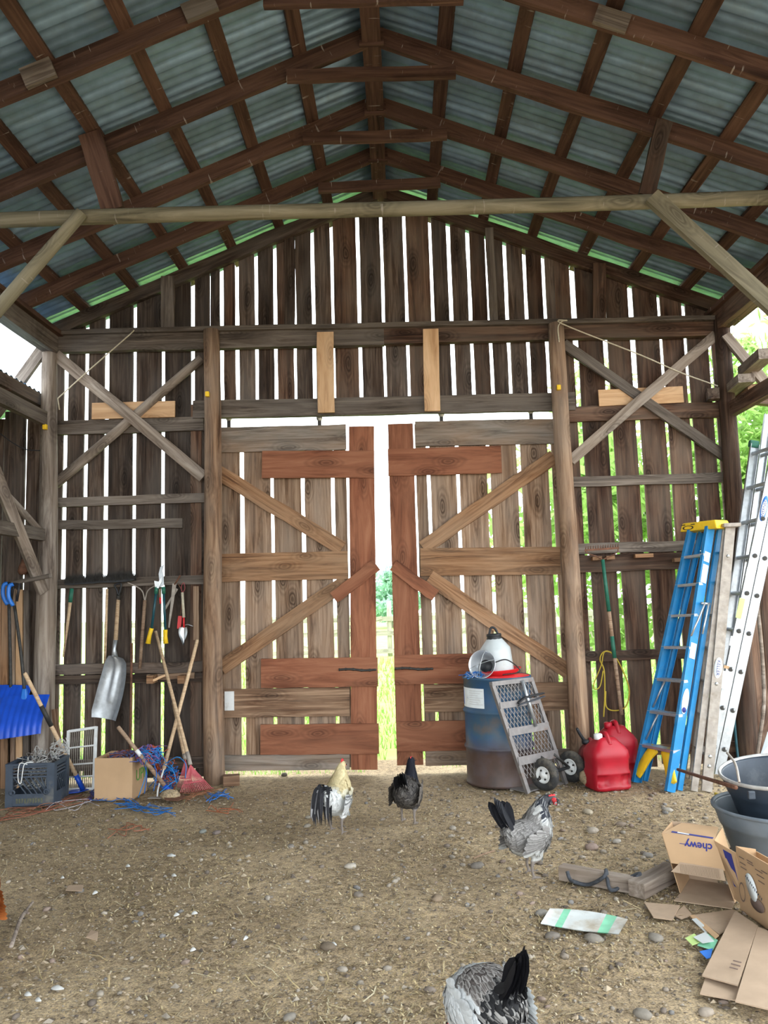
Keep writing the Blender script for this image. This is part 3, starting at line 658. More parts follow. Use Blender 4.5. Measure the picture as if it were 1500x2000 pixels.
def tangle(c, sx, sy, sz, n, r, seed, cols, ln=7):
    rnd = random.Random(seed); vs, fs, cs = [], [], []
    for i in range(n):
        p = V((c[0]+rnd.gauss(0, sx*.6), c[1]+rnd.gauss(0, sy*.6), c[2]+rnd.uniform(0, sz))); pts = [p]
        d = V((rnd.gauss(0, 1), rnd.gauss(0, 1), rnd.gauss(0, .6))).normalized()
        for k in range(ln):
            d = (d+V((rnd.gauss(0, .7), rnd.gauss(0, .7), rnd.gauss(0, .6)))).normalized(); q = pts[-1]+d*min(sx, .12)*.7
            e = V(((q.x-c[0])/sx, (q.y-c[1])/sy, (q.z-c[2]-sz/2)/(sz*.62)))
            if e.length > 1: e = e/e.length*rnd.uniform(.8, 1.02); d = -d
            q = V((c[0]+e.x*sx, c[1]+e.y*sy, max(c[2]-.01, c[2]+sz/2+e.z*sz*.62))); pts.append(q)
        a, b = tube_geo(curve_pts(pts, 4), r, 4, caps=False); o = len(vs); vs += a; fs += [tuple(k+o for k in f) for f in b]; col = rnd.choice(cols); cs += [col]*len(a)
    return vs, fs, cs
greys = [(.42, .42, .41), (.25, .23, .21), (.6, .6, .58), (.16, .12, .10)]
vs, fs, cs = tangle((cw*.5, cd*.5, .12), cw*.42, cd*.40, .28, 70, .0025, 3, greys)
F = Matrix.Identity(4)
wt = thing('wire_tangle', 'tangle of grey wire heaped in the milk crate', 'wire', cb); F = MWM[cr_.name].copy()
mk('wire_mass', vs, fs, 'twine', wt, None, smooth=True, cols=cs)['kind'] = 'stuff'
vs, fs, cs = tangle((cw*.95, cd*.5, .33), .09, .08, .16, 16, .0022, 9, greys[:1]+greys[2:3]); mk('wire_loop', vs, fs, 'twine', wt, None, smooth=True, cols=cs)['kind'] = 'stuff'
tube('wire_hook', curve_pts([(.17, -.012, .33), (.115, -.014, .34), (.10, -.014, .27), (.105, -.014, .20), (.125, -.014, .19), (.135, -.014, .27), (.15, -.01, .335), (.2, .03, .34)], 6), .004, 'white', wt, n=6)
F = Matrix.Identity(4)
def pole(name, label, cat, a, b, r0, r1, mat, parts=(), group=None):
    """a handle from a (butt) to b (head) with coloured sleeves (from, to, radius, material, part name)"""
    a, b = V(a), V(b)
    t = thing(name, label, cat, b, group)
    tube('handle', [lerp(a, b, f) for f in (0, .01, .3, .6, 1)], [r0*.7, r0, r0, (r0+r1)/2, r1], mat, t, n=10)
    for f0, f1, r, mm, nm in parts: tube(nm, [lerp(a, b, f0), lerp(a, b, f1)], r, mm, t, n=10)
    return t
# digging tool with a blue socket in front of the grate
gp0, gp1 = W(48, 1314, 6.55), G(164, 1545)
t = pole('spade', 'long wooden-handled spade with blue blade leaning over the crate', 'spade', gp0, gp1, .017, .018, 'handle', [(.27, .44, .0195, 'iron', 'grip_tape'), (.86, .985, .022, 'snowblue', 'socket')])
prism('blade', [(-.05, 0), (.05, 0), (.06, -.10), (.0, -.2), (-.06, -.10)], .006, 'snowblue', t, T(gp1+V((.0, .03, .008))) @ Rz(-.6))
rb = beam('scrap_board', W(106, 1385, 7.05), G(126, 1545), .05, .018, 'doordark'); tag(rb, 'narrow dark board leaning by the white grate', 'board')
# metal blade and handle lying by the wall
hh = pole('hoe', 'grey-handled tool lying flat behind the milk crate', 'hoe', G(86, 1528, .05), G(128, 1540, .02), .012, .012, 'handle_d'); prism('blade', [(-.1, -.04), (.1, -.05), (.14, .03), (-.04, .06)], .006, 'rust', hh, T(G(125, 1557, .005)))
# white slatted grate
ga, gb, gc, gd = W(130, 1546, 6.95), W(183, 1541, 6.95), W(188, 1419, 7.12), W(134, 1427, 7.12)
z0 = ga.z; ga.z -= z0; gb.z -= gb.z
gr = thing('floor_grate', 'white enamelled metal grate leaning against the wall', 'grate', ga)
nrm = (gb-ga).cross(gd-ga).normalized(); nrm = nrm if nrm.y < 0 else -nrm
for p, q in ((ga, gd), (gb, gc)): beam('frame_bar', p, q, .026, .014, 'white', gr, nrm=nrm, seg=1, wob=0)
for f in (.02, .22, .42, .70, .985): beam('cross_bar', lerp(ga, gd, f), lerp(gb, gc, f), .022 if f in (.02, .985) else .012, .014, 'white', gr, nrm=nrm, seg=1, wob=0)
for k in range(1, 14): beam('slat', lerp(ga, gb, k/14), lerp(gd, gc, k/14), .004, .010, 'oldalu', gr, nrm=nrm, seg=1, wob=0)
# cardboard box with twine
bx = G(258, 1563); F = T(bx) @ Rz(.5)
cbx = thing('cardboard_box', 'open cardboard box overflowing with blue and orange twine', 'box', F.copy())
bw, bd, bh = .30, .30, .335
FL = V((0, 0, 0)); ex = V((-.34, .0, 0))
def panel(name, a, b, c, d, mat, par, h=.004): return slab(name, [a, b, c, d], h, mat, par)
panel('front_panel', (-.27, .15, 0), (0, 0, 0), (0, 0, bh), (-.27, .15, bh), 'card', cbx); panel('side_panel', (0, 0, 0), (.17, .27, 0), (.17, .27, bh), (0, 0, bh), 'card', cbx)
panel('back_panel', (.17, .27, 0), (-.10, .42, 0), (-.10, .42, bh), (.17, .27, bh), 'card', cbx); panel('side_panel', (-.10, .42, 0), (-.27, .15, 0), (-.27, .15, bh), (-.10, .42, bh), 'card', cbx)
panel('bottom_panel', (0, 0, .004), (.17, .27, .004), (-.10, .42, .004), (-.27, .15, .004), 'card', cbx)
sd = V((.17, .27, 0)).normalized(); text('lettering', 'UPN', .13, 'greenprint', cbx, mat3(sd, V((0, 0, 1)), sd.cross(V((0, 0, 1))), sd*.2+V((0, 0, .17))+sd.cross(V((0, 0, 1)))*.004))
box_top = F @ V((-.03, .2, bh)); F = Matrix.Identity(4)
blues = [(.02, .13, .45), (.03, .22, .55), (.10, .12, .35), (.45, .10, .05), (.25, .12, .30)]
tw = thing('twine_heap', 'tangled blue and orange baling twine spilling from the box', 'twine', V((box_top.x, box_top.y, 0)))
def tw_add(nm, c, sx, sy, sz, n, seed, cols, r=.003, ln=8):
    vs, fs, cs = tangle((0, 0, 0), sx, sy, sz, n, r, seed, cols, ln); mk(nm, vs, fs, 'twine', tw, T(V(c)), smooth=True, cols=cs)['kind'] = 'stuff'
tw_add('twine_mass', box_top+V((.0, 0, -.06)), .15, .12, .08, 40, 1, [(.30, .09, .06), (.2, .1, .1), (.06, .12, .3)])
tw_add('twine_mass', W(291, 1492, 6.62), .11, .09, .14, 60, 2, blues)
tw_add('twine_mass', W(325, 1545, 6.9), .11, .09, .26, 45, 4, blues[:2]+blues[3:4])
for i, (x0, y0, x1, y1, c) in enumerate(((280, 1490, 282, 1550, 0), (286, 1490, 270, 1558, 1), (318, 1492, 345, 1530, 1), (322, 1492, 352, 1480, 1), (352, 1480, 362, 1520, 1), (345, 1525, 312, 1548, 1), (300, 1490, 300, 1545, 0))):
    a, b = W(x0, y0, 6.62), W(x1, y1, 6.55); b.z = max(b.z, .01); m = lerp(a, b, .5)+V((.03, -.02, .03)); vs, fs = tube_geo([p-a for p in curve_pts([a, m, b], 6)], .0035, 5); mk('twine_strand', vs, fs, 'twine', tw, T(a), True, [blues[c]]*len(vs))
gt = thing('ground_twine', 'strands of red and blue twine strewn over the dirt by the tools', 'twine', G(150, 1570))
rr_ = random.Random(12)
for (x0, y0, x1, y1, c, n) in ((0, 1600, 175, 1556, (.30, .11, .07), 5), (10, 1588, 120, 1566, (.30, .13, .08), 4), (180, 1552, 260, 1562, (.03, .16, .50), 8), (235, 1575, 330, 1583, (.03, .17, .50), 9), (410, 1558, 445, 1550, (.04, .20, .6), 6), (410, 1585, 465, 1578, (.42, .13, .06), 3), (215, 1628, 280, 1612, (.38, .14, .08), 3), (180, 1556, 205, 1545, (.10, .06, .25), 8), (100, 1575, 180, 1570, (.45, .42, .45), 4), (350, 1556, 420, 1540, (.34, .15, .08), 6)):
    for k in range(n):
        pts = [G(lerp((x0, 0, 0), (x1, 0, 0), f).x+rr_.uniform(-14, 14), y0+(y1-y0)*f+rr_.uniform(-11, 11), rr_.uniform(.0, .025)) for f in (0, .25, .5, .75, 1)]
        vs, fs = tube_geo([p-pts[0] for p in curve_pts(pts, 4)], .003, 4); mk('strand', vs, fs, 'twine', gt, T(pts[0]), True, [c]*len(vs))
# tool stuck through the box
t = pole('spade', 'wooden-handled tool with dark blue socket lying across the twine box', 'spade', W(230, 1419, 6.5), G(336, 1553, .02), .016, .018, 'handle_d', [(.34, .42, .0175, 'white', 'tape'), (.86, 1.0, .021, 'snowblue', 'socket')])
prism('blade', [(-.07, .02), (.07, .02), (.08, -.09), (0, -.17), (-.08, -.09)], .006, 'rust', t, T(G(338, 1556, .02)) @ Rz(.5))
st = mk('field_stone', *tube_geo([(-.07, 0, .03), (-.05, 0, .035), (0, 0, .04), (.06, 0, .035), (.09, 0, .03)], [.01, .035, .045, .04, .01], 10), 'dirt', None, T(G(330, 1562)), smooth=True); tag(st, 'flat brown stone at the foot of the box tool', 'stone')
# hoe with white metal neck
ha, hb = W(386, 1249, 7.14), W(320, 1502, 6.75); t = pole('garden_hoe', 'wooden-handled hoe with thin white steel neck crossing the rake', 'hoe', ha, hb, .016, .016, 'handle')
tube('neck', curve_pts([hb, W(316, 1515, 6.7), W(309, 1540, 6.62), W(307, 1558, 6.6)]), .007, 'white', t); prism('blade', [(-.07, -.01), (.07, -.02), (.06, .03), (-.06, .04)], .005, 'oldalu', t, T(G(306, 1559, .012)))
# red leaf rakes
def leaf_rake(label, a, b, tip_l, tip_r, n, Yoff):
    t = thing('leaf_rake', label, 'rake', V((b.x, b.y, 0)), 'red leaf rakes')
    tube('handle', [a, lerp(a, b, .5), b], [.013, .0155, .0155], 'handle', t, n=10); tube('ferrule', [lerp(a, b, .91), b], .018, 'oldalu', t, n=10)
    for i in range(n):
        f = i/(n-1); e = lerp(tip_l, tip_r, f); e.z = .012+.02*abs(f-.5); k = lerp(b, e, .93)+V((0, -.02, .0))
        beamp = [b, lerp(b, e, .35)+V((0, -.012, 0)), k, e+V((0, .02, 0))]
        vs, fs = tube_geo([p-b for p in beamp], [.003, .0028, .0026, .0024], 4, squash=1.2); mk('tine', vs, fs, 'rakered', t, T(b))
    vs, fs = [], []
    for i in range(n):
        f = i/(n-1); e = lerp(tip_l, tip_r, f); vs += [V((0, 0, 0)), lerp(b, e, .16)-b+V((0, -.006, 0))]
    for i in range(n-1): fs.append((i*2, i*2+1, i*2+3))
    vs2 = vs+[v+V((0, .006, 0)) for v in vs]; fs2 = fs+[tuple(reversed([k+len(vs) for k in f])) for f in fs]; mk('fan_plate', vs2, fs2, 'rakered', t, T(b))
    tube('spreader', [lerp(b, lerp(tip_l, tip_r, i/8), .58)+V((0, -.012, 0)) for i in range(9)], .006, 'rakered', t, n=5)
leaf_rake('red plastic leaf rake standing at the foot of the brown post', W(304, 1233, 7.1), W(372, 1494, 6.72), G(352, 1556), G(417, 1546), 18, 0)
leaf_rake('red leaf rake half hidden behind the other red rake', W(338, 1372, 7.18), W(362, 1484, 6.88), G(347, 1545), G(380, 1545), 12, 0)
# wooden bracket shelf
br = thing('tool_bracket', 'small wooden bracket of two blocks nailed under the twin rails', 'bracket', W(332, 1322, 7.22))
beam('back_strip', W(287, 1323, 7.235), W(380, 1319, 7.235), .05, .02, 'handle_d', br)
for px in (297, 357): p = W(px, 1325, 7.16); box('block', (-.03, -.07, -.04), (.03, .07, .03), 'doorbrown', br, T(p), bev=.004)
beam('front_strip', W(297, 1330, 7.1), W(325, 1318, 7.23), .02, .03, 'pale', br)
# scoop shovel
sh = thing('scoop_shovel', 'aluminium grain scoop hanging by its wooden handle', 'shovel', W(222, 1290, YW))
tube('handle', [W(231, 1168, YW+.02), W(226, 1250, YW)], [.017, .019], 'handle', sh, n=10); tube('ferrule', [W(231, 1160, YW+.02), W(231, 1172, YW+.02)], .018, 'iron', sh, n=10)
tube('socket', [W(226, 1247, YW), W(223, 1268, YW), W(224, 1284, YW-.01)], [.017, .018, .03], 'alu', sh, n=12)
tube('grip', curve_pts([W(231, 1163, YW), W(228, 1152, YW), W(224, 1143, YW), W(236, 1140, YW), W(235, 1152, YW), W(231, 1163, YW)]), .009, 'black', sh, n=6)
def scoop():
    out = [(.0, .0), (.08, .012), (.145, -.05), (.16, -.15), (.150, -.30), (.11, -.56), (-.03, -.57), (-.14, -.54), (-.13, -.44), (-.10, -.24), (-.075, -.10), (-.05, -.03)]
    rows = 14; cols = 13; vs, fs = [], []
    lft = [(-.03, .0), (-.06, -.05), (-.085, -.14), (-.12, -.26), (-.155, -.40), (-.175, -.47), (-.175, -.535)]
    rgt = [(.03, .0), (.11, -.03), (.135, -.08), (.13, -.20), (.11, -.33), (.075, -.46), (.04, -.575)]
    for j in range(rows):
        f = j/(rows-1)*6; i = min(5, int(f)); g = f-i
        l = (lft[i][0]+(lft[i+1][0]-lft[i][0])*g, lft[i][1]+(lft[i+1][1]-lft[i][1])*g); r = (rgt[i][0]+(rgt[i+1][0]-rgt[i][0])*g, rgt[i][1]+(rgt[i+1][1]-rgt[i][1])*g)
        for k in range(cols):
            u = k/(cols-1); d = .07*(1-(2*u-1)**4)*min(1, .25+j/6)*(1-.45*j/(rows-1)); rib = .014*max(0, 1-abs(u-.5)*9)*(j < 10)+.008*max(0, 1-abs(u-.3)*12)*(5 < j < 11)+.008*max(0, 1-abs(u-.7)*12)*(5 < j < 11)
            vs.append(V((l[0]+(r[0]-l[0])*u, d-rib-.05, l[1]+(r[1]-l[1])*u)))
    for j in range(rows-1):
        for k in range(cols-1): a = j*cols+k; fs.append((a, a+cols, a+cols+1, a+1))
    n = len(vs); vs += [v+V((0, .004, 0)) for v in vs]; fs += [tuple(reversed([q+n for q in f])) for f in fs]
    return vs, fs
v_, f_ = scoop(); mk('scoop_pan', v_, f_, 'alu', sh, T(W(222, 1280, YW)) @ Ry(.0), smooth=True)
# push broom lying over the rail
bro = thing('push_broom', 'push broom with long black bristles hung over the rail', 'broom', W(195, 1135, 7.19))
beam('head_block', W(128, 1139, 7.20), W(264, 1130, 7.20), .04, .05, 'black', bro, seg=8, wob=.004)
vs, fs, rb_ = [], [], random.Random(2)
for i in range(2600):
    f = rb_.random(); p = W(128+136*f, 1139-9*f, 7.19)+V((0, rb_.uniform(-.04, .03), rb_.uniform(-.01, .02))); d = V((rb_.gauss(0, .018), rb_.gauss(0, .02), rb_.uniform(.03, .085))); o = len(vs); vs += [p, p+V((.0022, 0, 0)), p+d]; fs.append((o, o+1, o+2))
o_ = W(195, 1135, 7.19); mk('bristles', [v-o_ for v in vs], fs, 'iron', bro, T(o_))['kind'] = 'stuff'
a, b = W(140, 1152, 7.19), W(124, 1283, 7.17); tube('handle', [a, lerp(a, b, .5), b], [.016, .014, .006], 'handle', bro, n=8); tube('sleeve', [a+(a-b)*.02, lerp(a, b, .19)], .018, 'green', bro, n=8)
# wooden broom handle, hay fork, loppers, trowel, etc.
t = tube('broom_stick', [W(209, 1150, 7.2), W(205, 1300, 7.21)], .012, 'handle'); tag(t, 'pale yellow stick hanging left of the grain scoop', 'stick')
fk = thing('hay_fork', 'old wooden-handled fork head hanging beside the loppers', 'fork', W(280, 1200, YW))
a, b = W(283, 1172, YW), W(273, 1306, YW); tube('handle', [a, lerp(a, b, .5), b], [.017, .016, .014], 'handle_d', fk, n=8)
for s in (-1, 1): tube('tine', curve_pts([W(283, 1174, YW), W(283+s*5, 1155, YW-.01), W(283+s*16, 1146, YW-.02), W(283+s*34, 1138, YW-.03)]), .006, 'oldalu', fk, n=6)
lp = thing('loppers', 'pruning loppers with dark teal arms and yellow grips', 'loppers', W(308, 1180, YW-.03)); YL = 7.15
for (x0, y0, x1, y1, x2, y2) in ((306, 1148, 296, 1225, 288, 1257), (319, 1148, 323, 1228, 323, 1257)):
    tube('arm', [W(x0, y0, YL), W(x1, y1+4, YL)], .012, 'teal', lp, n=8); tube('collar', [W(x0, y0-2, YL), W(x0+(x1-x0)*.15, y0+12, YL)], .018, 'green', lp, n=8); tube('grip', [W(x1, y1+2, YL), W((x1+x2)/2, (y1+y2)/2, YL), W(x2+1, y2, YL)], [.020, .019, .023], 'yellow', lp, n=8)
prism('blade', [(0, 0), (.035, .02), (.03, .10), (.02, .15), (.035, .20), (.03, .205), (.0, .18), (-.015, .12)], .006, 'alu', lp, T(W(313, 1147, YL)) @ Rx(PI/2) @ T(0, .0, -.003))
prism('hook', [(-.03, 0), (.0, -.01), (.03, .05), (.03, .10), (.0, .05), (-.04, .06)], .006, 'steel', lp, T(W(310, 1147, YL-.01)) @ Rx(PI/2))
cl = thing('small_pruner', 'small red-tipped wooden tool hanging between the lopper arms', 'tool', W(312, 1165, YL-.02)); tube('handle', [W(312, 1150, YL), W(313, 1168, YL)], .008, 'handle_d', cl); tube('tip', [W(313, 1167, YL), W(313.5, 1179, YL)], .010, 'redpl', cl)
tro = thing('hand_trowel', 'garden trowel with pale handle and steel blade hanging from rail', 'trowel', W(357, 1190, YW))
tube('handle', [W(356, 1157, YW), W(359, 1206, YW)], [.012, .014], 'rope', tro, n=8); tube('neck', [W(359, 1205, YW), W(359, 1226, YW)], [.008, .010], 'redpl', tro, n=8); tube('loop', curve_pts([W(356, 1158, YW), W(354, 1146, YW), W(359, 1138, YW), W(361, 1150, YW), W(356, 1158, YW)]), .0025, 'rakered', tro, n=5)
vs, fs = [], []
for j in range(8):
    f = j/7; w = .040*math.sin(min(1, .28+f*.9)*PI*.86+.25)*(1 if f < 1 else .2)
    for k in range(5): u = k/4-.5; vs.append((u*2*w, .03*(abs(u)*2)**2*-1, -.16*f))
for j in range(7):
    for k in range(4): a = j*5+k; fs.append((a, a+5, a+6, a+1))
n_ = len(vs); vs += [(v[0], v[1]+.003, v[2]) for v in vs]; fs += [tuple(reversed([q+n_ for q in f])) for f in fs]; mk('blade', vs, fs, 'steel', tro, T(W(359, 1225, YW)), smooth=True)
rt = thing('red_hand_fork', 'red hand tool hanging just behind the trowel', 'tool', W(351, 1200, YW+.03)); beam('handle', W(352, 1203, YW+.03), W(350, 1228, YW+.03), .035, .012, 'redpl', rt, wob=.001); tube('tang', curve_pts([W(352, 1203, YW+.03), W(356, 1160, YW+.03), W(348, 1140, YW+.03)]), .004, 'rust', rt); tube('prong', curve_pts([W(352, 1228, YW+.02), W(364, 1220, YW), W(377, 1223, YW)]), .004, 'steel', rt)
sk = thing('old_shears', 'old grey long-bladed shears hanging by the trowel', 'shears', W(338, 1180, YW)); beam('blade', W(341, 1140, YW), W(330, 1226, YW), .035, .008, 'oldalu', sk, w1=.012, wob=.001); beam('blade', W(346, 1150, YW+.02), W(322, 1190, YW+.02), .02, .008, 'oldalu', sk, wob=.001); tube('handle', [W(341, 1142, YW), W(352, 1124, YW)], .008, 'rust', sk)
t = tube('pole', [W(257, 1256, YW), W(256, 1370, 7.18), W(254, 1480, 7.15)], .012, 'rust'); tag(t, 'reddish brown pole standing right of the grain scoop', 'pole')
t = beam('scrap_lath', W(383, 1145, 7.21), W(383, 1250, 7.21), .05, .02, 'handle_d'); tag(t, 'short weathered lath hanging next to the brown post', 'lath')
blk = box('wood_block', (-.07, -.05, -.01), (.07, .05, .075), 'doordark', None, T(G(452, 1531)) @ Rz(.2), bev=.006); tag(blk, 'small brown wood block at the foot of the left door', 'block')
# ================================================================ THINGS ALONG THE RIGHT BAY
def GY(px, Y, py=1520): p = W(px, py, Y); p.z = 0.0; return p
# oil drum
dc = GY(978, 6.93)
dr = thing('oil_drum', 'blue and rusty steel drum standing before the right door', 'drum', dc)
prof = [(0, .004), (.275, .004), (.288, .0), (.288, .02), (.282, .03), (.282, .28), (.292, .292), (.296, .302), (.292, .312), (.282, .324), (.282, .575), (.292, .587), (.296, .597), (.292, .607), (.282, .62), (.282, .855), (.292, .862), (.294, .875), (.288, .882), (.278, .876), (.275, .80), (.272, .55), (0, .55)]
lathe('drum_shell', prof, 'drum', dr, T(dc), n=48)
def on_drum(a0, a1, z0, z1, r, mat, nm, n=10):
    vs, fs = [], []
    for i in range(n+1):
        a = a0+(a1-a0)*i/n
        for z in (z0, z1): vs.append((r*math.cos(a), r*math.sin(a), z))
    for i in range(n): fs.append((i*2, i*2+2, i*2+3, i*2+1))
    return mk(nm, vs, fs, mat, dr, T(dc))
lb = on_drum(math.radians(183), math.radians(241), .635, .795, .2842, 'label', 'paper_label')
vs = [(.2850*math.cos(math.radians(a)), .2850*math.sin(math.radians(a)), z) for a, z in ((184, .785), (204, .715), (188, .65), (183.5, .66))]
mk('blue_diamond', vs, [(0, 1, 2, 3)], 'blue2', lb, T(dc))
for k in range(7):
    z = .775-k*.018
    vs = []
    for i in range(7):
        a = math.radians(209+(30-5*(k % 3))*i/6); vs += [(.2850*math.cos(a), .2850*math.sin(a), z), (.2850*math.cos(a), .2850*math.sin(a), z-.004)]
    mk('print_line', vs, [(i*2, i*2+2, i*2+3, i*2+1) for i in range(6)], 'greyprint', lb, T(dc))
# contents on top of the drum: chick waterer, heat lamp, twine, all carried by a board
F = T(dc+V((.04, .02, .866)))
lid = lathe('drum_cover', [(0, .0), (.25, .0), (.255, .012), (0, .014)], 'redpl', None, None, n=32); tag(lid, 'flat red cover lying in the top of the drum', 'lid')
F = T(dc+V((.02, .06, .882))) @ Ry(-.06)
wt2 = thing('poultry_waterer', 'milky white poultry waterer with black cap and red base', 'waterer', F.copy())
lathe('base_tray', [(0, 0), (.155, 0), (.205, .045), (.208, .048), (.200, .046), (.152, .008), (0, .008)], 'redpl', wt2, None, n=36)
lathe('jug', [(0, .012), (.138, .012), (.142, .03), (.134, .20), (.130, .225), (.066, .305), (.058, .31), (0, .31)], 'jug', wt2, None, n=10)
lathe('cap', [(.0, .30), (.064, .30), (.066, .312), (.06, .322), (.066, .33), (.064, .348), (.0, .352)], 'black', wt2, None, n=28)
tube('cap_handle', curve_pts([(-.04, 0, .345), (-.022, 0, .395), (.0, 0, .402), (.02, 0, .385), (.035, 0, .345)]), .010, 'black', wt2, n=8)
F = T(dc+V((-.125, -.15, .985))) @ Rz(-.30) @ Rx(1.30) @ Ry(-.2)
hl = thing('heat_lamp', 'round aluminium heat lamp reflector lying on the drum', 'lamp', F.copy())
lathe('reflector', [(.05, -.085), (.065, -.08), (.085, -.05), (.108, .0), (.118, .025), (.121, .026), (.121, .022), (.110, -.004), (.087, -.054), (.066, -.085), (.05, -.088)], 'mirror', hl, None, n=36)
lathe('socket', [(0, -.05), (.052, -.052), (.054, -.10), (.03, -.13), (.025, -.17), (0, -.17)], 'black', hl, None, n=20)
for a in (0.3, 1.35): tube('guard_wire', curve_pts([(.115*math.cos(a), .115*math.sin(a), .02), (.05*math.cos(a), .05*math.sin(a), .045), (-.05*math.cos(a), -.05*math.sin(a), .045), (-.115*math.cos(a), -.115*math.sin(a), .02)]), .0025, 'steel', hl, n=5)
F = Matrix.Identity(4)
p = dc+V((-.02, -.13, 1.0)); tube('cord', curve_pts([p, p+V((.09, .0, .02)), p+V((.17, -.04, -.03)), p+V((.19, -.05, -.08)), p+V((.05, -.06, -.10))]), .005, 'black', hl, n=6)
vs, fs, cs = tangle((0, 0, 0), .09, .12, .05, 40, .003, 31, [(.03, .14, .45), (.05, .22, .55), (.3, .35, .5)], 5)
dtw = mk('twine_bunch', vs, fs, 'twine', None, T(dc+V((-.19, -.08, .872))), True, cs); tag(dtw, 'bunch of blue twine on the drum rim beside the lamp', 'twine')
# expanded-metal hand truck leaning on the drum
BL, TL, TR = GY(1030, 6.50), W(961, 1336, 6.44), W(1037, 1327, 6.72)
vv = TL-BL; uu = TR-TL; nn_ = uu.cross(vv).normalized(); nn_ = nn_ if nn_.x > 0 else -nn_
ht = thing('hand_truck', 'grey mesh-backed hand truck with two pneumatic wheels leaning on the drum', 'hand truck', BL)
def hp(u, v, w=0): return BL+uu*u+vv*v+nn_*w
for u in (0, 1): beam('side_rail', hp(u, 0), hp(u, 1.0), .034, .03, 'hutruck', ht, nrm=nn_, seg=1, wob=0)
beam('top_bar', hp(-.03, 1.0), hp(1.03, 1.0), .035, .035, 'hutruck', ht, nrm=nn_, seg=1, wob=0)
for v, w in ((.80, .05), (.555, .06), (.29, .065)): beam('cross_strap', hp(-.02, v, .018), hp(1.02, v, .018), w, .008, 'hutruck', ht, nrm=nn_, seg=1, wob=0)
wl_, wm_ = uu.length, vv.length
px_, py_ = .030, .062
msh_v, msh_f = [], []
def strand(a, b):
    A = a; B = b; s = (B-A).normalized().cross(nn_)*.0026; o = len(msh_v); q = nn_*.002
    msh_v.extend([A-s-q-BL, A+s-q-BL, B+s-q-BL, B-s-q-BL, A-s+q-BL, A+s+q-BL, B+s+q-BL, B-s+q-BL]); msh_f.extend([(o, o+1, o+2, o+3), (o+7, o+6, o+5, o+4), (o, o+3, o+7, o+4), (o+1, o+5, o+6, o+2)])
kk = .030/.062*wm_/wl_                         # slope in (u per v)
for s in (-1, 1):
    c = -3.0
    while c < 4.0:
        lo, hi = .13, .98
        ts = sorted([((0-c)/(s*kk*1.0)), ((1-c)/(s*kk*1.0))]); a = max(lo, ts[0]); b = min(hi, ts[1])
        if b-a > .01: strand(hp(c+s*kk*a, a, .004), hp(c+s*kk*b, b, .004))
        c += .030/wl_*1.35
mk('expanded_mesh', msh_v, msh_f, 'hutruck', ht, T(BL))['kind'] = 'stuff'
tube('handle_tube', [hp(.70, 1.0, .03), hp(.66, .57, .03)], .014, 'alu', ht, n=10)
tube('strap', curve_pts([hp(.40, .80, .03), hp(.55, .84, .05), hp(.75, .85, .05), hp(1.1, .86, .04)]), .022, 'black', ht, n=6, squash=.4); tube('strap', curve_pts([hp(.40, .78, .03), hp(.6, .80, .05), hp(.8, .81, .05), hp(1.1, .83, .04)]), .016, 'darkrope', ht, n=6, squash=.4)
wc1, wc2 = GY(1064, 6.56)+V((0, 0, .126)), GY(1117, 6.84)+V((0, 0, .126)); axd = (wc2-wc1).normalized(); axd.z = 0; axd.normalize()
tube('axle', [wc1-axd*.0, wc2], .014, 'black', ht, n=10)
for u in (.55, .9): tube('axle_bracket', [hp(u, .29, .02), lerp(wc1, wc2, u)], .012, 'iron', ht, n=6)
tube('axle_bracket', [hp(.3, .10, .02), lerp(wc1, wc2, .2)], .012, 'iron', ht, n=6)
for c in (wc1, wc2):
    fm = mat3(axd.cross(V((0, 0, 1))), V((0, 0, 1)), -axd, c) if False else mat3(*frame(V((0, 0, 1)), -axd)[:2], -axd, c)
    tp = []
    for i in range(17): a = 2*PI*i/16; tp.append((.092+.036*math.cos(a), .038*math.sin(a)))
    ty = lathe('tyre', tp, 'rubber', ht, fm, n=36)
    lathe('rim', [(.068, -.03), (.066, .026), (.058, .030), (.05, .016), (.025, .02), (.022, .036), (0, .038)], 'white', ty, fm, n=28)
    for k in range(4): a = k*PI/2+.5; lathe('bolt', [(.008, .016), (.008, .026), (0, .027)], 'iron', ty, fm @ T(.037*math.cos(a), .037*math.sin(a), 0), n=8)
prism('toe_plate', [(-.02, 0), (1.0*wl_, 0), (1.0*wl_, .18), (-.02, .18)], .008, 'hutruck', ht, T(BL+V((0, 0, .004))) @ Rz(math.atan2(uu.y, uu.x)-.0))

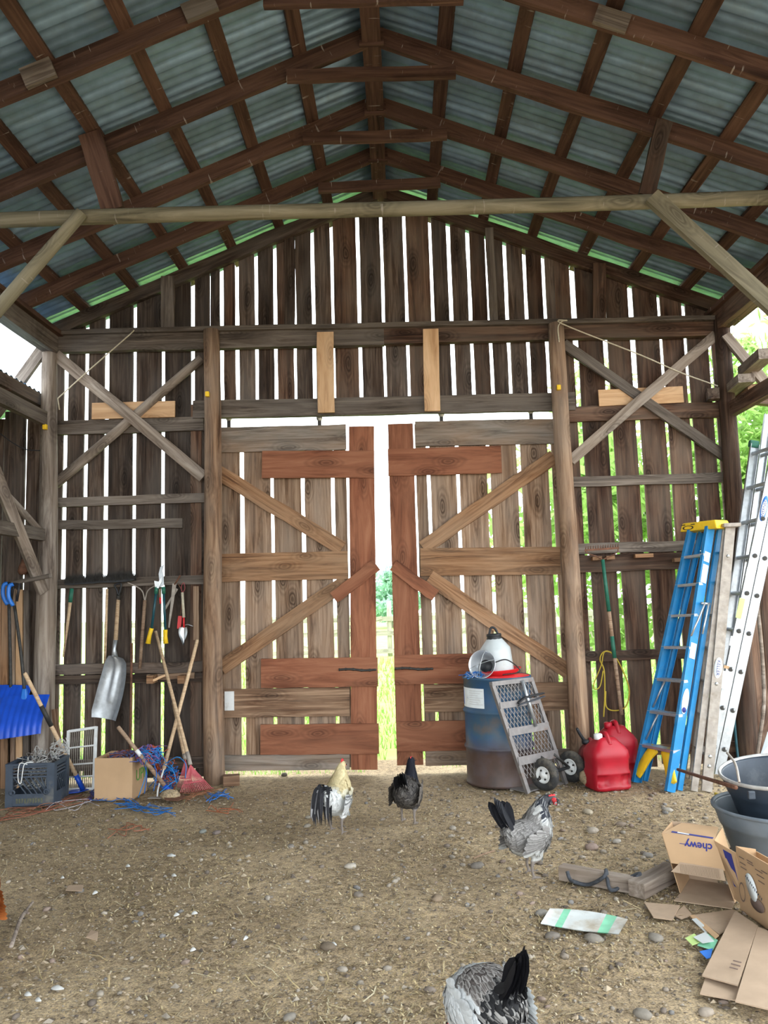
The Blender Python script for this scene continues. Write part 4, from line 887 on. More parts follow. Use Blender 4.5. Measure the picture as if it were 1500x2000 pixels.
# gas cans
def gas_can(label, base, rot, w, d, h, mat, cap, spout=None):
    t = thing('gas_can', label, 'gas can', T(base) @ Rz(rot), 'red fuel cans'); global F; F = T(base) @ Rz(rot)
    bm = bmesh.new(); prof = [(0, .93), (.04, 1.0), (.085, 1.0), (.105, 1.0), (.29, 1.0), (.31, 1.0), (.34, 1.0), (.38, .955), (.56, .955), (.62, 1.0), (.74, .97), (.84, .78), (.93, .52), (1.0, .36)]
    rings = []
    for z, s in prof:
        ring = []
        for k in range(64):
            a = 2*PI*k/64+PI/64; cx = math.copysign(abs(math.cos(a))**.42, math.cos(a)); cy = math.copysign(abs(math.sin(a))**.42, math.sin(a))
            ss = s if z < .75 else s
            x = cx*w/2*(s if z < .75 else (s*.9+.1)); y = cy*d/2*ss
            if cy < -.6 and .09 < z < .30 and .40 < abs(x)/(w/2) < .86: y += d*.10                   # pressed panels low on the front
            ring.append(bm.verts.new((x, y, z*h)))
        rings.append(ring)
    for a, b in zip(rings, rings[1:]):
        for k in range(64): bm.faces.new((a[k], a[(k+1) % 64], b[(k+1) % 64], b[k]))
    bm.faces.new(list(reversed(rings[0]))); bm.faces.new(rings[-1]); bm.verts.index_update()
    vs = [v.co.copy() for v in bm.verts]; fs = [tuple(v.index for v in f.verts) for f in bm.faces]; bm.free()
    mk('body', vs, fs, mat, t, None, smooth=True)
    tube('handle', curve_pts([(-w*.02, d*.30, h*.80), (-w*.02, d*.22, h*1.0), (-w*.0, -d*.05, h*1.06), (-w*.0, -d*.30, h*.86)]), .020, mat, t, n=10)
    lathe('filler_cap', [(.0, h*.96), (.032, h*.96), (.034, h*1.0), (.034, h*1.06), (.024, h*1.075), (0, h*1.08)], cap, t, T(-w*.20, -.01, 0), n=18)
    if spout: tube('spout', curve_pts([(-w*.20, 0, h*1.0)]+spout), [.014]*(8*len(spout))+[.009], 'black', t, n=8)
    F = Matrix.Identity(4)
gas_can('bright red fuel can standing in front of the other two', GY(1186, 6.62), .25, .325, .26, .40, 'redcan', 'white')
gas_can('red fuel can standing behind the front one', GY(1207, 6.97), .15, .33, .26, .43, 'redcan', 'redcan')
gas_can('dull red fuel can with black spout next to the post', GY(1157, 6.95), -.1, .20, .20, .30, 'redcan2', 'black', [(-.08, -.01, .36), (-.11, -.02, .42)])
st = mk('field_stone', *tube_geo([(-.06, 0, .05), (-.04, 0, .06), (0, 0, .07), (.04, 0, .06), (.06, 0, .05)], [.01, .055, .07, .055, .01], 10), 'dirt', None, T(GY(1147, 6.68)), smooth=True); tag(st, 'pale round stone between the cart wheel and the fuel cans', 'stone')

# ladders
def channel(name, a, b, w, t, mat, par, nrm, flange=.022):
    """a C-shaped rail: web with two flanges"""
    a, b = V(a), V(b); L = (b-a).length; ax, s, n = frame(b-a, nrm)
    sec = [(-w/2, -flange), (-w/2, 0), (w/2, 0), (w/2, -flange), (w/2-t, -flange), (w/2-t, -t), (-w/2+t, -t), (-w/2+t, -flange)]
    vs = [(-L/2, y, z) for y, z in sec]+[(L/2, y, z) for y, z in sec]; k = len(sec)
    fs = [(i, i+k, (i+1) % k+k, (i+1) % k) for i in range(k)]+[(0, 1, 6, 7), (1, 2, 5, 6), (2, 3, 4, 5)]+[(k+7, k+6, k+1, k), (k+6, k+5, k+2, k+1), (k+5, k+4, k+3, k+2)]
    return mk(name, vs, fs, mat, par, mat3(ax, s, n, (a+b)/2))
# blue step ladder
bBR, bBL = GY(1309, 6.42), GY(1240, 6.78); bTR, bTL = W(1389, 1030, 6.74), W(1349, 1038, 6.92)
bl = thing('step_ladder', 'blue fibreglass step ladder with yellow top folded against the wall', 'ladder', bBR)
wdir = (bBL-bBR).normalized(); fdir = (bTR-bBR).cross(wdir).normalized(); fdir = fdir if fdir.y < 0 or fdir.x < 0 else -fdir
if fdir.dot(V((-.6, -.8, 0))) < 0: fdir = -fdir
r1 = channel('front_rail', bBR, bTR, .085, .005, 'bluelad', bl, -wdir, .03); channel('front_rail', bBL, bTL, .085, .005, 'bluelad', bl, wdir, .03)
o2 = GY(1327, 6.47)-bBR; o2.z = 0; oT = W(1408, 1032, 6.80)-bTR
channel('rear_rail', bBR+o2, bTR+oT, .05, .004, 'bluelad', bl, -wdir, .02); channel('rear_rail', bBL+o2, bTL+oT, .05, .004, 'bluelad', bl, wdir, .02)
for py in (1083, 1143, 1206, 1271, 1336, 1401, 1468):
    f = (1546-py-4)/(1546-1030); a, b = lerp(bBR, bTR, f)+fdir*.0, lerp(bBL, bTL, f)
    s = beam('step', a, b, .085, .022, 'alu', bl, nrm=(0, 0, 1), seg=1, wob=0)
    if py in (1336, 1401):
        for k in (0, 1): tube('step_brace', [lerp(a, b, .25 if k == 0 else .75), lerp(lerp(bBR, bTR, f-.11), lerp(bBL, bTL, f-.11), 0.04 if k == 0 else .96)], .008, 'alu', s, n=6)
cpm = lerp(bTR+oT*.5, bTL+oT*.5, .5); cax = (bTR-bTL); cax.z = 0; cax.normalize()
capm = mat3(cax, V((-cax.y, cax.x, 0)), V((0, 0, 1)), cpm+V((0, 0, .035)))
cp_ = box('top_cap', (-.19, -.10, -.04), (.19, .09, .035), 'yellow', bl, capm, bev=.012, taper=.12)
lathe('oval_emblem', [(.030, .0015), (.026, .002), (.022, .0015)], 'iron', cp_, capm @ T(-.10, -.0985, -.010) @ Rx(PI/2-.08) @ Matrix.Diagonal((1.9, .62, 1, 1)), n=28)
for k in (-.15, -.05): box('cap_slot', (k-.02, -.1005, .014), (k+.02, -.0955, .020), 'black', cp_, capm)
for k in (-.12, .0, .12): box('cap_slot', (k-.03, -.02, .034), (k+.03, -.005, .0365), 'black', cp_, capm)
# yellow shoe braces at the foot
for a, b in ((bBR, bTR), (bBL, bTL)):
    f = (1546-1472)/(1546-1030); top = lerp(lerp(bBR, bTR, f), lerp(bBL, bTL, f), .35 if a is bBR else .65)+V((0, 0, -.01)); bot = lerp(a, b, .03)
    pts = curve_pts([top, lerp(top, bot, .35)+V((0, 0, .015)), lerp(top, bot, .75)+(bot-top)*.05+V((0, 0, .0)), bot], 5); tube('foot_brace', pts, .05, 'yellow', bl, n=8, squash=.35, up=fdir)
for r_, (yy0, yy1, mm) in enumerate(((1082, 1102, 'label'), (1108, 1145, 'label'), (1266, 1296, 'label'))):
    f0, f1 = (1546-yy1)/516, (1546-yy0)/516; beam('sticker', lerp(bBR, bTR, f0)-wdir*.003, lerp(bBR, bTR, f1)-wdir*.003, .06, .003, mm, r1, nrm=-wdir, seg=1, wob=0)
f = (1546-1378)/516; e0 = lerp(bBR, bTR, f)-wdir*.003; axr = (bTR-bBR).normalized(); lathe('oval_badge', [(0, .002), (.034, .002), (.034, 0)], 'label', r1, mat3(axr, (-wdir).cross(axr), -wdir, e0) @ Matrix.Diagonal((3.0, 1, 1, 1)), n=24)
lathe('badge_mark', [(0, .0025), (.022, .0025), (.022, .002)], 'navy', r1, mat3(axr, (-wdir).cross(axr), -wdir, e0-axr*.07), n=16)
spreader = W(1368, 1180, 6.60); tube('spreader', [W(1377, 1178, 6.60), W(1350, 1242, 6.52)], .008, 'steel', bl, n=6); tube('spreader', [W(1384, 1180, 6.62), W(1372, 1238, 6.54)], .008, 'steel', bl, n=6); tube('spreader', [W(1369, 1178, 6.62), W(1386, 1180, 6.64)], .012, 'steel', bl, n=6)

# weathered grey step ladder beside it
gBR, gTR = GY(1379, 6.42), W(1427, 1028, 6.68); gBL, gTL = GY(1354, 6.82), W(1410, 1036, 6.92)
gl = thing('step_ladder', 'old weathered grey step ladder between the blue and silver ladders', 'ladder', gBR)
gw = (gBL-gBR).normalized()
gr_ = channel('front_rail', gBR, gTR, .078, .005, 'oldalu', gl, -gw, .03); channel('front_rail', gBL, gTL, .078, .005, 'oldalu', gl, gw, .03)
channel('rear_rail', gBR+V((-.09, .02, 0)), gTR+V((-.03, .03, -.03)), .05, .004, 'oldalu', gl, -gw, .02); channel('rear_rail', gBL+V((-.09, .02, 0)), gTL+V((-.03, .03, -.03)), .05, .004, 'oldalu', gl, gw, .02)
for f in (.13, .26, .39, .52, .65, .78, .9): beam('step', lerp(gBR, gTR, f), lerp(gBL, gTL, f), .075, .02, 'oldalu', gl, nrm=(0, 0, 1), seg=1, wob=0)
gx = (gTR-gTL); gx.z = 0; gx.normalize(); box('top_cap', (-.17, -.07, -.02), (.17, .07, .012), 'oldalu', gl, mat3(gx, V((-gx.y, gx.x, 0)), V((0, 0, 1)), lerp(gTR, gTL, .5)+V((0, 0, .02))), bev=.006)
ag = (gTR-gBR).normalized(); pl = lerp(gBR, gTR, (1546-1314)/518)-gw*.004
lathe('oval_badge', [(0, .002), (.032, .002), (.032, 0)], 'label', gr_, mat3(ag, (-gw).cross(ag), -gw, pl) @ Matrix.Diagonal((2.6, 1, 1, 1)), n=24)
text('lettering', 'KELLER', .038, 'navy', gr_, mat3(-ag, -((-gw).cross(ag)), -gw, pl-gw*.003))
for yy in (1482, 1500, 1345, 1090): pb = lerp(gBR, gTR, (1546-yy)/518)-gw*.002; lathe('rivet', [(.014, 0), (.012, .004), (0, .005)], 'steel', gr_, mat3(ag, (-gw).cross(ag), -gw, pb), n=12)

# aluminium extension ladder leaning to the right
el = thing('extension_ladder', 'long silver aluminium extension ladder leaning at the right corner', 'ladder', V((W(1392, 1512, 6.62).x, 6.62, 0)))
eN0, eN1 = W(1383, 1515, 6.62), W(1515, 892, 6.62); eN0 = eN0+(eN1-eN0)*((0.02-eN0.z)/(eN1.z-eN0.z)); eF = V((.0, .40, 0))
edir = (eN1-eN0).normalized(); eN1 = eN1+edir*1.2
gapx = V((1, 0, 0))*.078; side = V((edir.z, 0, -edir.x))
base_n = channel('base_rail', eN0, eN1-edir*.9, .075, .004, 'alu', el, (0, -1, 0), .03)
fly_n = channel('fly_rail', eN0+side*.083+edir*.14, eN1+side*.083, .075, .004, 'alu', el, (0, -1, 0), .03)
eFt = 0
a_f, b_f = W(1384, 1500, 6.98), W(1473, 868, 6.98); a_f = a_f+(b_f-a_f)*((.02-a_f.z)/(b_f.z-a_f.z)); sd2 = V(((b_f-a_f).normalized().z, 0, -(b_f-a_f).normalized().x))
channel('base_rail', a_f, b_f, .075, .004, 'alu', el, (0, 1, 0), .03); channel('fly_rail', a_f+sd2*.083, b_f+(b_f-a_f)*.1+sd2*.083, .07, .004, 'alu', el, (0, 1, 0), .03)
box('end_cap', (-.045, -.02, -.03), (.04, .03, .035), 'green', el, T(b_f) @ Ry(math.atan2((b_f-a_f).x, (b_f-a_f).z)), bev=.014)
k = 0
while True:
    z = .30+k*.305; f = (z-eN0.z)/(eN1.z-eN0.z); g = (z-a_f.z)/(b_f.z-a_f.z); k += 1
    if z > 2.75: break
    p, q = eN0+(eN1-eN0)*f, a_f+(b_f-a_f)*g
    for off, sd_ in ((side*0, sd2*0), (side*.083, sd2*.083)):
        rg = tube('rung', [p+off+V((0, -.008, 0)), q+sd_], .017, 'alu', el, n=8)
        lathe('rung_end', [(0, .001), (.017, .001), (.019, 0)], 'iron', rg, mat3(V((1, 0, 0)), V((0, 0, 1)), V((0, -1, 0)), p+off+V((0, -.009, 0))), n=14)
def epos(px, py): return W(px, py, 6.617)
oval = mat3(edir, V((0, -1, 0)).cross(edir), V((0, -1, 0)), epos(1492, 993))
lathe('oval_badge', [(0, .002), (.026, .002), (.026, 0)], 'blue2', fly_n, oval @ Matrix.Diagonal((4.2, 1, 1, 1)), n=28); lathe('badge_field', [(0, .0026), (.021, .0026), (.021, 0)], 'label', fly_n, oval @ Matrix.Diagonal((3.6, 1, 1, 1)), n=28)
text('lettering', 'WERNER', .036, 'navy', fly_n, oval @ T(0, 0, .003))
for py0, py1, mm, px in ((1168, 1208, 'lime', 1446), (1108, 1126, 'label', 1463), (1243, 1262, 'label', 1431), (1300, 1306, 'card', 1419), (1310, 1345, 'greyprint', 1413)):
    m_ = epos(px, (py0+py1)/2); hgt = (epos(px, py0)-epos(px, py1)).length; beam('sticker', m_-edir*hgt/2, m_+edir*hgt/2, .045, .002, mm, fly_n, nrm=(0, -1, 0), seg=1, wob=0)
# bow rake with green handle, hung with its teeth up
rk = thing('bow_rake', 'steel bow rake with green handle hanging teeth-up on the rail', 'rake', W(1178, 1095, 7.17)); YK = 7.15
a, b = W(1177, 1093, YK), W(1214, 1396, YK-.03); tube('handle', [a, lerp(a, b, .34)], [.016, .018], 'green', rk, n=10); tube('worn_handle', [lerp(a, b, .34), lerp(a, b, .5)], .0175, 'handle_d', rk, n=10); tube('handle_sleeve', [lerp(a, b, .5), lerp(a, b, .64)], .018, 'green', rk, n=10); tube('handle_end', [lerp(a, b, .64), b], [.0175, .016], 'handle_d', rk, n=10)
tube('bow', curve_pts([W(1177, 1093, YK), W(1163, 1086, YK), W(1146, 1080, YK), W(1144, 1074, YK)]), .005, 'rust', rk, n=6); tube('bow', curve_pts([W(1177, 1093, YK), W(1193, 1086, YK), W(1206, 1078, YK), W(1207, 1071, YK)]), .005, 'rust', rk, n=6)
beam('head_bar', W(1142, 1075, YK), W(1209, 1070, YK), .018, .012, 'rust', rk, seg=1, wob=0)
for i in range(14): p = lerp(W(1144, 1074, YK), W(1207, 1069, YK), i/13); tube('tooth', [p, p+V((0, -.01, .032))], [.005, .003], 'rust', rk, n=5)
for (x0, x1, y, nm) in ((1156, 1174, 1091, 'orange wooden peg left of the green rake handle'), (1183, 1199, 1090, 'orange wooden peg right of the green rake handle'), (1239, 1274, 1086, 'orange wooden peg in the middle of the right bay rail'), (1315, 1331, 1094, 'orange wooden peg beside the blue ladder')):
    o = beam('wall_peg', W(x0, y, 7.21), W(x1, y-1, 7.21), .033, .07, 'doorbrown', None, seg=1, wob=.001); tag(o, nm, 'peg', 'orange pegs on the right bay rail')
hs = thing('cable_coil', 'coil of yellow cord hanging behind the green rake handle', 'cord', W(1190, 1275, 7.19))
tube('coil', curve_pts([W(1179, 1400, 7.2), W(1181, 1360, 7.2), W(1180, 1310, 7.19), W(1172, 1290, 7.19), W(1176, 1276, 7.18), W(1188, 1272, 7.17), W(1203, 1285, 7.18), W(1220, 1318, 7.19), W(1229, 1350, 7.2), W(1222, 1380, 7.2), W(1200, 1388, 7.2), W(1184, 1380, 7.2), W(1183, 1350, 7.2)], 6), .006, 'hose', hs, n=6)
tube('coil', curve_pts([W(1194, 1274, 7.17), W(1180, 1274, 7.17), W(1174, 1300, 7.18), W(1160, 1335, 7.2), W(1162, 1346, 7.2), W(1172, 1340, 7.2), W(1178, 1310, 7.19)], 6), .005, 'hose', hs, n=6)
# poles beyond the ladders
for (pts, r, mm, nm, lab) in (([W(1475, 1152, 6.9), W(1487, 1260, 6.9), W(1492, 1370, 6.9), W(1484, 1440, 6.9), W(1480, 1475, 6.9)], .016, 'greypost', 'branch', 'crooked grey branch standing against the dark corner wall'), ([W(1431, 1300, 7.15), W(1434, 1400, 7.12), W(1440, 1470, 7.1)], .012, 'teal', 'pole', 'thin dark blue pole behind the extension ladder')):
    e = pts[-1]; pts.append(V((e.x, e.y-.03, 0))); o = tube(nm, curve_pts(pts, 5), r, mm); tag(o, lab, 'pole')
# offcuts of lumber stored on the aisle beam
for (px, py, w, h, Y0, mm, lab) in ((1458, 738, .14, .075, 6.75, 'greypost', 'grey lumber end sticking out past the corner post'), (1497, 690, .13, .09, 6.6, 'greypost', 'grey lumber end high at the right edge'), (1394, 768, .10, .10, 7.08, 'siding', 'dark block end tucked on the rail by the corner post'), (1475, 755, .12, .05, 6.9, 'doorbrown', 'brown plank lying under the grey lumber end')):
    p = W(px, py, Y0); L_ = .22 if px == 1394 else .62
    o = beam('lumber', p, p+V((.10*L_, L_*.9 if px != 1394 else .1, -.0)), w, h, mm, None, nrm=(0, 0, 1), seg=2, wob=.002); tag(o, lab, 'lumber')
# ================================================================ FOREGROUND THINGS ON THE RIGHT
def tub(label, c, r, h, mat, rimmat, tilt=(0, 0), ribs=()):
    t = thing('rubber_tub', label, 'tub', V((c.x, c.y, c.z-h)), 'round rubber tubs'); m = T(c) @ Rx(tilt[0]) @ Ry(tilt[1]) @ T(0, 0, -h)
    out = [(0, 0), (r*.62, 0), (r*.66, .02), (r*.80, h*.45), (r*.86, h*.68)]+[(r*.885, h*.70), (r*.90, h*.74)]+[(r*.96, h*.95)]
    inn = [(r*.955, h*.985), (r*.93, h*.94), (r*.78, h*.45), (r*.63, .035), (0, .03)]
    lathe('tub_body', out+inn, mat, t, m, n=56)
    lathe('rim', [(r*.945, h*.975), (r*.955, h*1.0), (r*.985, h*1.01), (r, h*.99), (r*.995, h*.955), (r*.955, h*.94)], rimmat, t, m, n=56)
    return t, m
c1 = W(1524, 1572, 4.62); t1, m1 = tub('wide grey rubber tub standing on the ground at the right edge', c1, .362, c1.z, 'tub', 'tub')
c2 = W(1524, 1503, 4.66); t2, m2 = tub('black rubber tub with pale worn rim nested in the grey tub', c2, .33, .36, 'tub2', 'rim', (.06, -.10))
tube('bail_handle', curve_pts([W(1420, 1470, 4.6), W(1436, 1492, 4.5), W(1444, 1528, 4.42)]), .007, 'oldalu', t2, n=6)
box('lug', (-.018, -.02, -.02), (.018, .0, .02), 'tub2', t2, T(W(1466, 1552, 4.33)), bev=.006)
rd = tube('rusty_rod', [W(1324, 1503, 6.33), W(1378, 1520, 5.2), W(1437, 1538, 4.36)], .012, 'rust'); tag(rd, 'rusty iron rod resting on the tub rim', 'rod')
hs = tube('garden_hose', curve_pts([GY(1395, 6.3)+V((0, 0, .012)), GY(1408, 6.2)+V((0, 0, .012)), GY(1416, 6.0)+V((0, 0, .012))]), .012, 'hose'); tag(hs, 'short end of yellow hose on the dirt behind the tubs', 'hose')
pw = slab('white_panel', [W(1484, 1478, 5.4), W(1540, 1478, 5.4), W(1540, 1405, 5.5), W(1500, 1428, 5.5)], .01, 'jug'); tag(pw, 'edge of a pale plastic panel showing behind the tubs', 'panel')
# empty cardboard box lying open towards the viewer
A, B = G(1330, 1747), G(1436, 1764); ux = (B-A); wbx = ux.length; ux.normalize(); uy = V((-ux.y, ux.x, 0)); H = .295; D = .24
F = mat3(ux, uy, V((0, 0, 1)), A); lean = -.075
bxo = thing('cardboard_box', 'empty brown shipping box lying open on its side by the tubs', 'box', F.copy())
def P(x, y, z): return V((x+lean*z/H, y, z))
w_ = wbx
slab('bottom_panel', [P(0, 0, .006), P(w_, 0, .006), P(w_, D, .006), P(0, D, .006)], .004, 'card2', bxo); slab('top_panel', [P(0, 0, H), P(w_, 0, H), P(w_-.02, D, H), P(.05, D, H)], .004, 'card', bxo)
slab('side_panel', [P(0, 0, 0), P(0, D, 0), P(0, D, H), P(0, 0, H)], .004, 'card', bxo); slab('side_panel', [P(w_, 0, 0), P(w_, D, 0), P(w_, D, H), P(w_, 0, H)], .004, 'card', bxo)
slab('back_flap', [P(0, D, 0), P(w_*.55, D, 0), P(w_*.5, D+.02, H), P(0, D, H)], .004, 'card2', bxo)
ff = slab('front_flap', [P(0, -.004, H), P(w_, -.004, H), V((w_+lean*.5+.01, -.05, H*.56)), V((lean*.5+.01, -.05, H*.56))], .004, 'card', bxo)
slab('torn_flap', [V((lean*.55+.06, -.052, H*.60)), V((w_+lean*.5, -.050, H*.58)), V((w_+lean*.5+.01, -.056, H*.40)), V((lean*.4+.0, -.056, H*.42))], .003, 'card2', bxo)
for k in range(30):
    x = .06+k*(w_-.08)/29+lean*.5; beam('flute', V((x, -.0565, H*.575)), V((x+.004, -.061, H*.425)), .004, .004, 'inkprint' if k % 1 else 'card2', bxo, seg=1, wob=0)
slab('floor_flap', [V((-.01, -.12, .008)), V((w_+.0, -.10, .008)), P(w_, 0, .008), P(0, 0, .008)], .004, 'card2', bxo)
sf = slab('side_flap', [V((w_+lean, -.01, H)), V((w_+.035, -.09, H*.92+.0)), V((w_+.075, -.09, .02)), V((w_, 0, .02))], .004, 'card', bxo)
fl_n = V((0, -(H*.44), -.046)).normalized(); fx = V((1, 0, 0)); fy = V((0, -.046, -.44*H)).normalized(); fz = fx.cross(fy)
fz = -fz if fz.y > 0 else fz; fy2 = fz.cross(fx)
text('lettering', 'chewy', .052, 'navy', ff, mat3(-fx, -fy2, fz, V((w_*.70+lean, -.0145, H*.875))+fz*.004), bold=.0012); box('small_print', (-.02, -.0015, -.0006), (.02, .0015, .0006), 'navy', ff, mat3(-fx, -fy2, fz, V((w_*.42+lean, -.0145, H*.875))+fz*.005))
tp = bxo; slab('printed_tape', [P(.04, .03, H+.002), P(w_-.01, .008, H+.002), P(w_-.01, .03, H+.002), P(.04, .055, H+.002)], .001, 'navy', bxo); slab('address_label', [P(.07, .034, H+.003), P(w_*.5, .022, H+.003), P(w_*.5, .035, H+.003), P(.07, .05, H+.003)], .001, 'label', bxo)
a, b, c, d = V((w_+lean, -.01, H)), V((w_+.035, -.09, H*.92)), V((w_+.075, -.09, .02)), V((w_, 0, .02)); nn3 = (b-a).cross(d-a).normalized(); nn3 = -nn3 if nn3.x > 0 and False else nn3
for sgn in (1, -1): slab('printed_stripe', [a.lerp(b, .35).lerp(d.lerp(c, .35), .08)+nn3*.003*sgn, a.lerp(b, .75).lerp(d.lerp(c, .75), .08)+nn3*.003*sgn, a.lerp(b, .75).lerp(d.lerp(c, .75), .72)+nn3*.003*sgn, a.lerp(b, .35).lerp(d.lerp(c, .35), .72)+nn3*.003*sgn], .001, 'navy', sf)
F = Matrix.Identity(4)
# printed produce carton at the right edge
A, B = G(1447, 1778), G(1503, 1818); ux = (B-A).normalized(); ux.z = 0; uy = V((-ux.y, ux.x, 0)); F = mat3(ux, uy, V((0, 0, 1)), A)
ct = thing('printed_carton', 'printed tan carton standing in front of the grey tub', 'carton', F.copy()); CH, CL, CD = .30, .46, .10
def cpanel(nm, pts, mt='card'): return slab(nm, [V(p) for p in pts], .005, mt, ct)
fp = cpanel('front_panel', [(0, 0, 0), (CL, 0, 0), (CL, 0, CH), (0, 0, CH)]); cpanel('side_panel', [(0, 0, 0), (0, CD, 0), (0, CD, CH-.02), (0, 0, CH)]); cpanel('back_panel', [(0, CD, 0), (CL, CD, 0), (CL, CD, CH-.03), (0, CD, CH-.03)]); cpanel('bottom_panel', [(0, 0, .006), (CL, 0, .006), (CL, CD, .006), (0, CD, .006)])
cf = Rx(PI/2)
lathe('logo_patch', [(0, .003), (.05, .003), (.05, 0)], 'label', fp, T(.125, -.005, .15) @ cf @ Rz(.5) @ Matrix.Diagonal((.8, 1.25, 1, 1)), n=20)
lathe('logo_ring', [(.036, .003), (.030, .003)], 'inkprint', fp, T(.042, -.0055, .10) @ cf @ Matrix.Diagonal((.75, 1.25, 1, 1)), n=24)
for (x, z, l) in ((.03, .26, .045), (.035, .235, .05), (.04, .215, .05), (.10, .265, .05), (.105, .255, .05), (.17, .245, .06), (.18, .225, .06), (.19, .20, .05), (.22, .255, .05)): box('print_line', (x, -.0065, z), (x+l, -.0055, z+.004), 'inkprint', fp)
for k in range(11):                                # worn script across the patch
    q = T(.085+k*.0125, -.0085, .188-k*.0062) @ cf @ Rz(-.42); h_ = (.010, .014, .009, .016, .010, .012, .015, .009, .013, .011, .014)[k]
    box('script_stroke', (-.0022, -h_/2, 0), (.0022, h_/2, .001), 'crate', fp, q @ Rz((-.35, .2, .5, -.1, .4, -.3, .25, 0, -.4, .3, .1)[k]))
lathe('hand_hole', [(0, .002), (.038, .002), (.038, 0)], 'inkprint', fp, T(.165, -.0055, .085) @ cf @ Matrix.Diagonal((1.5, .8, 1, 1)), n=24)
F = Matrix.Identity(4)
# flattened cardboard on the ground
def flat(label, pts, mat='card2', z=.012, h=.005, grp='flattened cardboard by the tubs', nm='cardboard_sheet'):
    o = slab(nm, [G(x, y, z+dz) for x, y, dz in pts], h, mat); tag(o, label, 'cardboard', grp); return o
flat('long flattened cardboard sheet with dark slots, reaching from the carton', [(1371, 1905, 0), (1441, 1924, .01), (1480, 1808, .03), (1436, 1778, .03)], z=.022)
flat('lower cardboard layer showing under the slotted sheet', [(1367, 1940, 0), (1437, 1953, 0), (1470, 1850, 0), (1395, 1860, 0)], z=.008)
flat('cardboard sheet running off the lower right edge', [(1436, 1955, 0), (1560, 1985, 0), (1560, 1840, .02), (1480, 1810, .02)], z=.030)
flat('cardboard flap tucked under the slotted sheet beside the litter', [(1352, 1787, 0), (1432, 1776, 0), (1445, 1800, 0), (1404, 1824, 0)], z=.014)
flat('narrow cardboard strip edge along the tucked flap', [(1347, 1788, .012), (1356, 1786, .016), (1404, 1826, .02), (1396, 1832, .012)], mat='card', z=.012)
flat('torn brown cardboard scrap in front of the open box', [(1258, 1762, 0), (1328, 1768, .01), (1313, 1796, 0), (1276, 1791, 0)], z=.010)
flat('small cardboard scrap under the open box', [(1314, 1786, 0), (1336, 1768, .0), (1352, 1786, 0), (1330, 1794, 0)], z=.006)
for (x0, y0, x1, y1) in ((1432, 1876, 1448, 1880), (1428, 1882, 1446, 1887), (1425, 1889, 1441, 1893)):
    a, b = G(x0, y0, .050), G(x1, y1, .050); sl = beam('dark_slot', a, b, .006, .003, 'inkprint', bpy.data.objects['cardboard_sheet'], nrm=(0, 0, 1), seg=1, wob=0)
# lumber offcuts with rope
def stick(label, a, b, w, t, mat='greypost', nm='lumber'):
    o = beam(nm, a, b, w, t, mat, None, nrm=(0, 0, 1), seg=4, wob=.003); tag(o, label, 'lumber'); return o
a, b = G(1098, 1706, .035), G(1240, 1732, .035); stick('grey timber offcut with dark rope lying near the grey hen', a+V((0, .03, 0)), b+V((0, .03, 0)), .075, .07)
a, b = G(1243, 1738, .04), G(1312, 1700, .045); stick('short grey timber offcut lying against the open box', a, b, .09, .075)
r_ = tube('dark_rope', curve_pts([G(1108, 1702, .08), G(1112, 1715, .05), G(1120, 1722, .015), G(1150, 1728, .01), G(1180, 1712, .08), G(1184, 1700, .085), G(1190, 1735, .02), G(1205, 1736, .012), G(1232, 1714, .06), G(1250, 1706, .085), G(1242, 1716, .07)], 5), .010, 'darkrope', n=7); tag(r_, 'frayed dark rope looped over the grey timber offcuts', 'rope')
# feed bag and plastic litter
bgp = [(1058, 1802), (1074, 1776), (1098, 1772), (1180, 1784), (1224, 1795), (1209, 1821), (1180, 1822), (1090, 1810)]
fb = thing('feed_bag', 'torn white and green feed bag lying flat on the dirt', 'bag', G(1140, 1800))
nx, ny = 22, 8; tl, tr_, bl_, br_ = (1074, 1774), (1226, 1795), (1056, 1803), (1208, 1824); vs, fs = [], []
for j in range(ny+1):
    for i in range(nx+1):
        u, v = i/nx, j/ny; x = (tl[0]*(1-u)+tr_[0]*u)*(1-v)+(bl_[0]*(1-u)+br_[0]*u)*v; y = (tl[1]*(1-u)+tr_[1]*u)*(1-v)+(bl_[1]*(1-u)+br_[1]*u)*v
        y += 5*math.sin(u*PI)*(v-.4)-3*math.sin(u*3.1)*(1-v); e = (abs(u-.5)*2)**4; vs.append(G(x, y, .014+.012*abs(noise.noise(V((u*5, v*4, 2))))+.014*e))
o_ = G(1140, 1800); vs = [v-o_ for v in vs]; fs = [(j*(nx+1)+i, j*(nx+1)+i+1, (j+1)*(nx+1)+i+1, (j+1)*(nx+1)+i) for j in range(ny) for i in range(nx)]
def cells(sel): return [f for k, f in enumerate(fs) if sel(k % nx, k//nx)]
def bag(nm, sel, mat):
    f2 = cells(sel); n = len(vs); mk(nm, vs+[v-V((0, 0, .003)) for v in vs], f2+[tuple(reversed([q+n for q in f])) for f in f2], mat, fb, T(o_), smooth=True)
gb_ = lambda i, j: (i in (4, 5)) or (i in (16, 17, 18))
bag('bag_sheet', lambda i, j: not gb_(i, j), 'tarp'); bag('green_band', gb_, 'aqua')
def litter(label, pts, mat, z):
    o = slab('plastic_wrapper', [G(x, y, z+dz) for x, y, dz in pts], .002, mat); tag(o, label, 'wrapper', 'plastic litter beside the cardboard')
litter('lime green plastic wrapper lying beside the cardboard', [(1338, 1832, 0), (1356, 1823, .01), (1372, 1838, .005), (1352, 1846, 0)], 'lime', .012); litter('pale green plastic wrapper under the silver one', [(1362, 1846, 0), (1380, 1822, .01), (1402, 1836, .01), (1392, 1856, 0)], 'aqua', .010)
